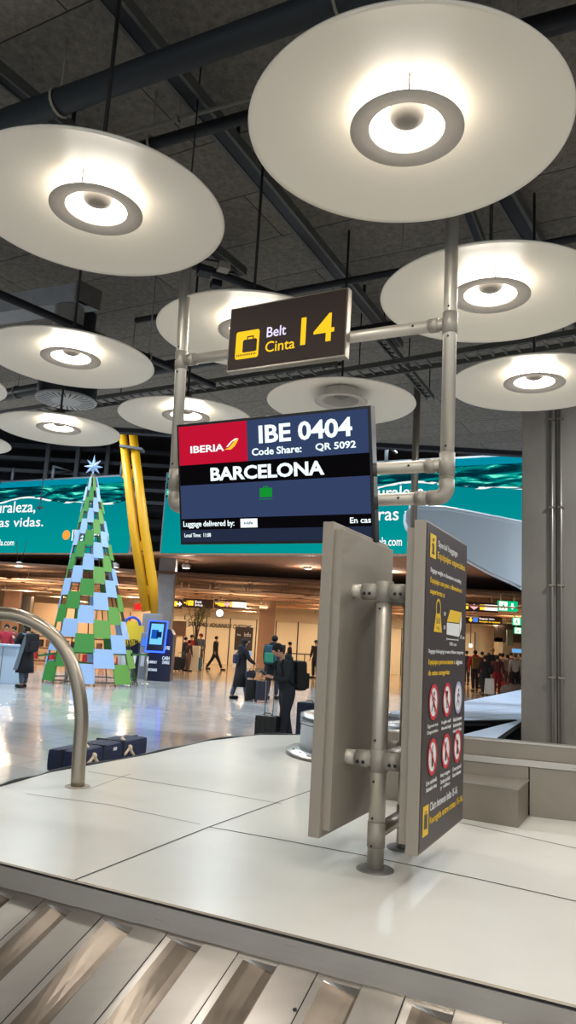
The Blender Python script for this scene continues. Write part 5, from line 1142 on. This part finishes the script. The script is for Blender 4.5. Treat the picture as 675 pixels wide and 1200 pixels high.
q = hy(206, 780, 35.5); suitcase(q.x, 35.5, 'black suitcase nearest the dark kiosk, left of the group before customs', (18, 18, 20), .6, .42, .28, (0, -1), 0)
q = hy(210.5, 780, 36); suitcase(q.x, 36, 'black suitcase second from the dark kiosk', (22, 20, 22), .55, .42, .28, (.3, -1), .3)
far_person(252, 39.4, 'person in black walking behind the potted tree', top=(24, 22, 24), trousers=(24, 24, 28), stride=1.4, face=(.9, -.2), wide=1.1)
far_person(339, 36, 'person in dark coat standing right of the beige column', top=(28, 28, 34), trousers=(30, 32, 40), H=1.66, face=(1, -.2))
far_person(370, 36.5, 'person in dark cap and coat standing near the barrier rail, left of two', top=(30, 28, 30), trousers=(34, 34, 42), hat=(26, 24, 26), face=(-.5, -.7), H=1.8)
far_person(376.5, 38, 'person in black at the edge of the left information board', top=(24, 24, 26), trousers=(28, 28, 36), face=(-.3, -.8))
# person at the counter, left
yp = 21.3; q = hy(28, 790, yp)
person((q.x, yp, 0), (-.75, .65), 'person in long black and grey coat at the white counter by the hoop rail', 1.78, (20, 22, 28), (70, 80, 92), .4, (26, 24, 26), .1, .4, .3, ((-.24, .1, 1.16), (-.2, .36, 1.3)), ((.22, .12, 1.16), (.18, .34, 1.24)), ((24, 24, 30), 'black backpack of the person at the white counter', (24, 24, 30)), wide=1.15, hairlong=True)
t = thing('grey_scarf', 'long grey scarf hanging down the side of the person at the counter', 'scarf', (q.x-.0, yp-.2, 1.4))
MB().prism([(q.x-.02, yp-.24, 1.45), (q.x+.08, yp-.24, 1.45), (q.x-.1, yp-.3, .5), (q.x-.22, yp-.3, .48)], (0, .02, 0), cloth((96, 108, 118))).build('scarf_cloth', None, t)
MB().tube([(q.x+.1, yp-.1, 1.48), (q.x, yp-.24, 1.46), (q.x-.12, yp-.12, 1.48)], .03, 8, cloth((96, 108, 118))).build('neck_wrap', None, t)
q = hy(10, 790, 22.5); xa = hy(-30, 790, 22.5).x; xb = hy(18, 790, 22.5).x
t = thing('white_counter', 'pale blue-white service counter at the far left edge', 'counter', ((xa+xb)/2, 22.6, 0))
zt_ = hy(10, 757, 22.5).z
WC = mat('counter_pale', (178, 200, 222), .4)
MB().box(((xa+xb)/2, 22.7, zt_/2), (xb-xa, .6, zt_), m=WC, bev=.02).build('counter_body', None, t); MB().box(((xa+xb)/2, 22.65, zt_+.02), (xb-xa+.1, .75, .05), m=WC, bev=.01).build('counter_top', None, t)
for k_ in (0, .33, .66): MB().box((xa+(xb-xa)*k_, 22.39, zt_/2), (.02, .02, zt_*.95), m=STEELD).build('panel_joint', None, t)
far_person(4, 26.5, 'person in red and dark clothes behind the white counter, left of two', top=(170, 40, 60), trousers=(30, 30, 36), face=(.3, -1))
far_person(13, 27.5, 'person in brown jacket behind the white counter, right of two', top=(110, 60, 50), trousers=(40, 34, 36), face=(-.3, -1), H=1.66)
# crowd at right
cr_ = [(536, 40, (40, 34, 34), (30, 30, 34), 'person in dark clothes at the left end of the crowd, half behind the sign', (0, 1), 1.7),
 (541, 34, (200, 176, 140), (40, 38, 42), 'person in beige coat next to the brown information board edge', (-1, .3), 1.62),
 (557, 33, (190, 24, 40), (34, 30, 40), 'person in bright red hooded jacket with yellow-brown backpack', (.1, 1), 1.76),
 (565, 36, (30, 28, 32), (28, 28, 34), 'person in black just right of the bright red jacket', (0, 1), 1.72),
 (568.5, 30.5, (26, 26, 30), (24, 26, 32), 'person in black top with white waistband walking, nearest of the crowd', (.2, 1), 1.58),
 (577, 33, (46, 44, 42), (50, 48, 50), 'tall blond person in dark jacket at the crowd centre', (0, 1), 1.9),
 (583, 31.5, (90, 40, 44), (150, 34, 44), 'person in dark red top and red trousers with white suitcase', (.3, 1), 1.6),
 (589, 34, (110, 84, 74), (130, 60, 60), 'person in brown and red mixed clothes right of centre of the crowd', (0, 1), 1.7),
 (595, 33, (140, 120, 110), (96, 60, 58), 'person in tan jacket second from the grey-shirted one', (.2, 1), 1.66),
 (604, 32, (176, 172, 160), (24, 26, 34), 'person in pale grey shirt with back turned beside the concrete column', (0, 1), 1.72),
 (611, 35, (50, 44, 44), (30, 30, 34), 'person in dark clothes partly hidden by the concrete column', (0, 1), 1.74),
 (573, 39, (120, 80, 60), (50, 44, 44), 'person in brown far back between blond person and black jackets', (0, 1), 1.68),
 (547, 39, (46, 36, 36), (36, 34, 36), 'person in dark brown far back left of the bright red jacket', (0, 1), 1.72),
 (599, 39, (60, 50, 50), (40, 38, 40), 'person in dark jacket far back behind the pale grey shirt', (0, 1), 1.76),
 (586, 38, (150, 120, 90), (60, 50, 50), 'person in sand jacket far back at right of centre', (0, 1), 1.7)]
for (px, Y, tp, tr, lb, fc, H_) in cr_:
    k_ = dict(top=tp, trousers=tr, face=fc, H=H_, stride=.5 if px in (568.5, 557) else .2, wide=1.1)
    if px == 557: k_['pack'] = ((120, 90, 44), 'yellow-brown backpack on the bright red jacket')
    if px == 565: k_['pack'] = ((28, 28, 32), 'black backpack on the person right of the red jacket')
    if px == 557: k_['hood'] = (190, 24, 40)
    if px == 577: k_['hair'] = (176, 140, 96)
    if px == 604: k_['hair'] = (110, 90, 70)
    far_person(px, Y, lb, **k_)
q = hy(579, 805, 29.8); suitcase(q.x, 30.5, 'white suitcase left of the two red ones in the crowd', (220, 215, 205), .62, .36, .24, (0, -1), .3)
q = hy(584.5, 805, 29.8); suitcase(q.x, 31, 'cream suitcase in the crowd right of the white one', (196, 180, 150), .6, .3, .24, (0, -1), .3)
q = hy(592, 805, 31); suitcase(q.x, 30.8, 'red suitcase standing by the red trousers in the crowd', (170, 40, 44), .5, .4, .24, (0, -1), .3)
for px, Y, lb in ((598, 30, 'grey brown duffel bag on the floor before the crowd, left of two'), (607, 30.3, 'grey brown duffel bag on the floor before the crowd, beside the column')):
    q = hy(px, 800, Y); t = thing('duffel_bag', lb, 'bag', (q.x, Y, 0)); MB().ell((q.x, Y, .26), (.42, .25, .27), 16, 10, cloth((112, 96, 84))).build('bag_body', None, t); MB().tube([(q.x-.15, Y-.05, .5), (q.x, Y-.05, .6), (q.x+.15, Y-.05, .5)], .02, 6, INK).build('handle', None, t)
# blue suitcase lying on the far belt
a, c_ = hz(84, 902, .5), hz(173, 880, .5); d = (c_-a); d.z = 0; L_ = d.length; d.normalize(); m_ = (a+c_)/2
nrm = V((-d.y, d.x, 0))
ctr = V((m_.x, m_.y, .55))+nrm*.14
t = thing('blue_suitcase', 'dark blue fabric suitcase lying on the belt behind the deck edge with pale ribbons', 'suitcase', ctr)
CB = mat('suitcase_blue', (22, 32, 66), .7, bump=.2, bscale=90)
MB().box(ctr, (L_*.96, .3, .2), d, (0, 0, 1), CB, .05).build('shell', None, t)
MB().box(ctr-nrm*.005, (L_*.975, .03, .21), d, (0, 0, 1), mat('zip_navy', (14, 18, 34), .5), .01).build('zip_band', None, t)
for e in (-.14, .12):
    MB().box(ctr+d*L_*e, (.035, .315, .215), d, (0, 0, 1), mat('strap_dark', (30, 34, 50), .7), .005).build('strap', None, t)
RB_ = mat('ribbon_cream', (216, 200, 176), .8)
for e in (-.27, .2):
    q = ctr+d*L_*e-nrm*.155+V((0, 0, .03)); 
    b = MB().tube([q+V((0, 0, .09))+nrm*.1, q, q+d*.05-V((0, 0, .05)), q+d*.09-V((0, 0, .08))], .016, 8, RB_); b.tube([q, q-d*.06-V((0, 0, .04)), q-d*.1-V((0, 0, .06))], .014, 8, RB_); b.ell(q, (.03, .025, .03), 10, 8, RB_); b.build('ribbon', None, t)
MB().box(ctr+d*L_*.0-nrm*.152+V((0, 0, .05)), (.06, .006, .03), d, (0, 0, 1), WHITE, .002).build('badge', None, t)
MB().box(ctr+d*(L_*.5-.01)-nrm*.05, (.06, .12, .14), d, (0, 0, 1), CB, .02).build('side_pocket', None, t)
# ------------------------------------------------------------------ render look
vs = S.view_settings; vs.view_transform = 'Standard'; vs.look = 'None'; vs.gamma = 1; vs.exposure = -.08; vs.use_curve_mapping = False
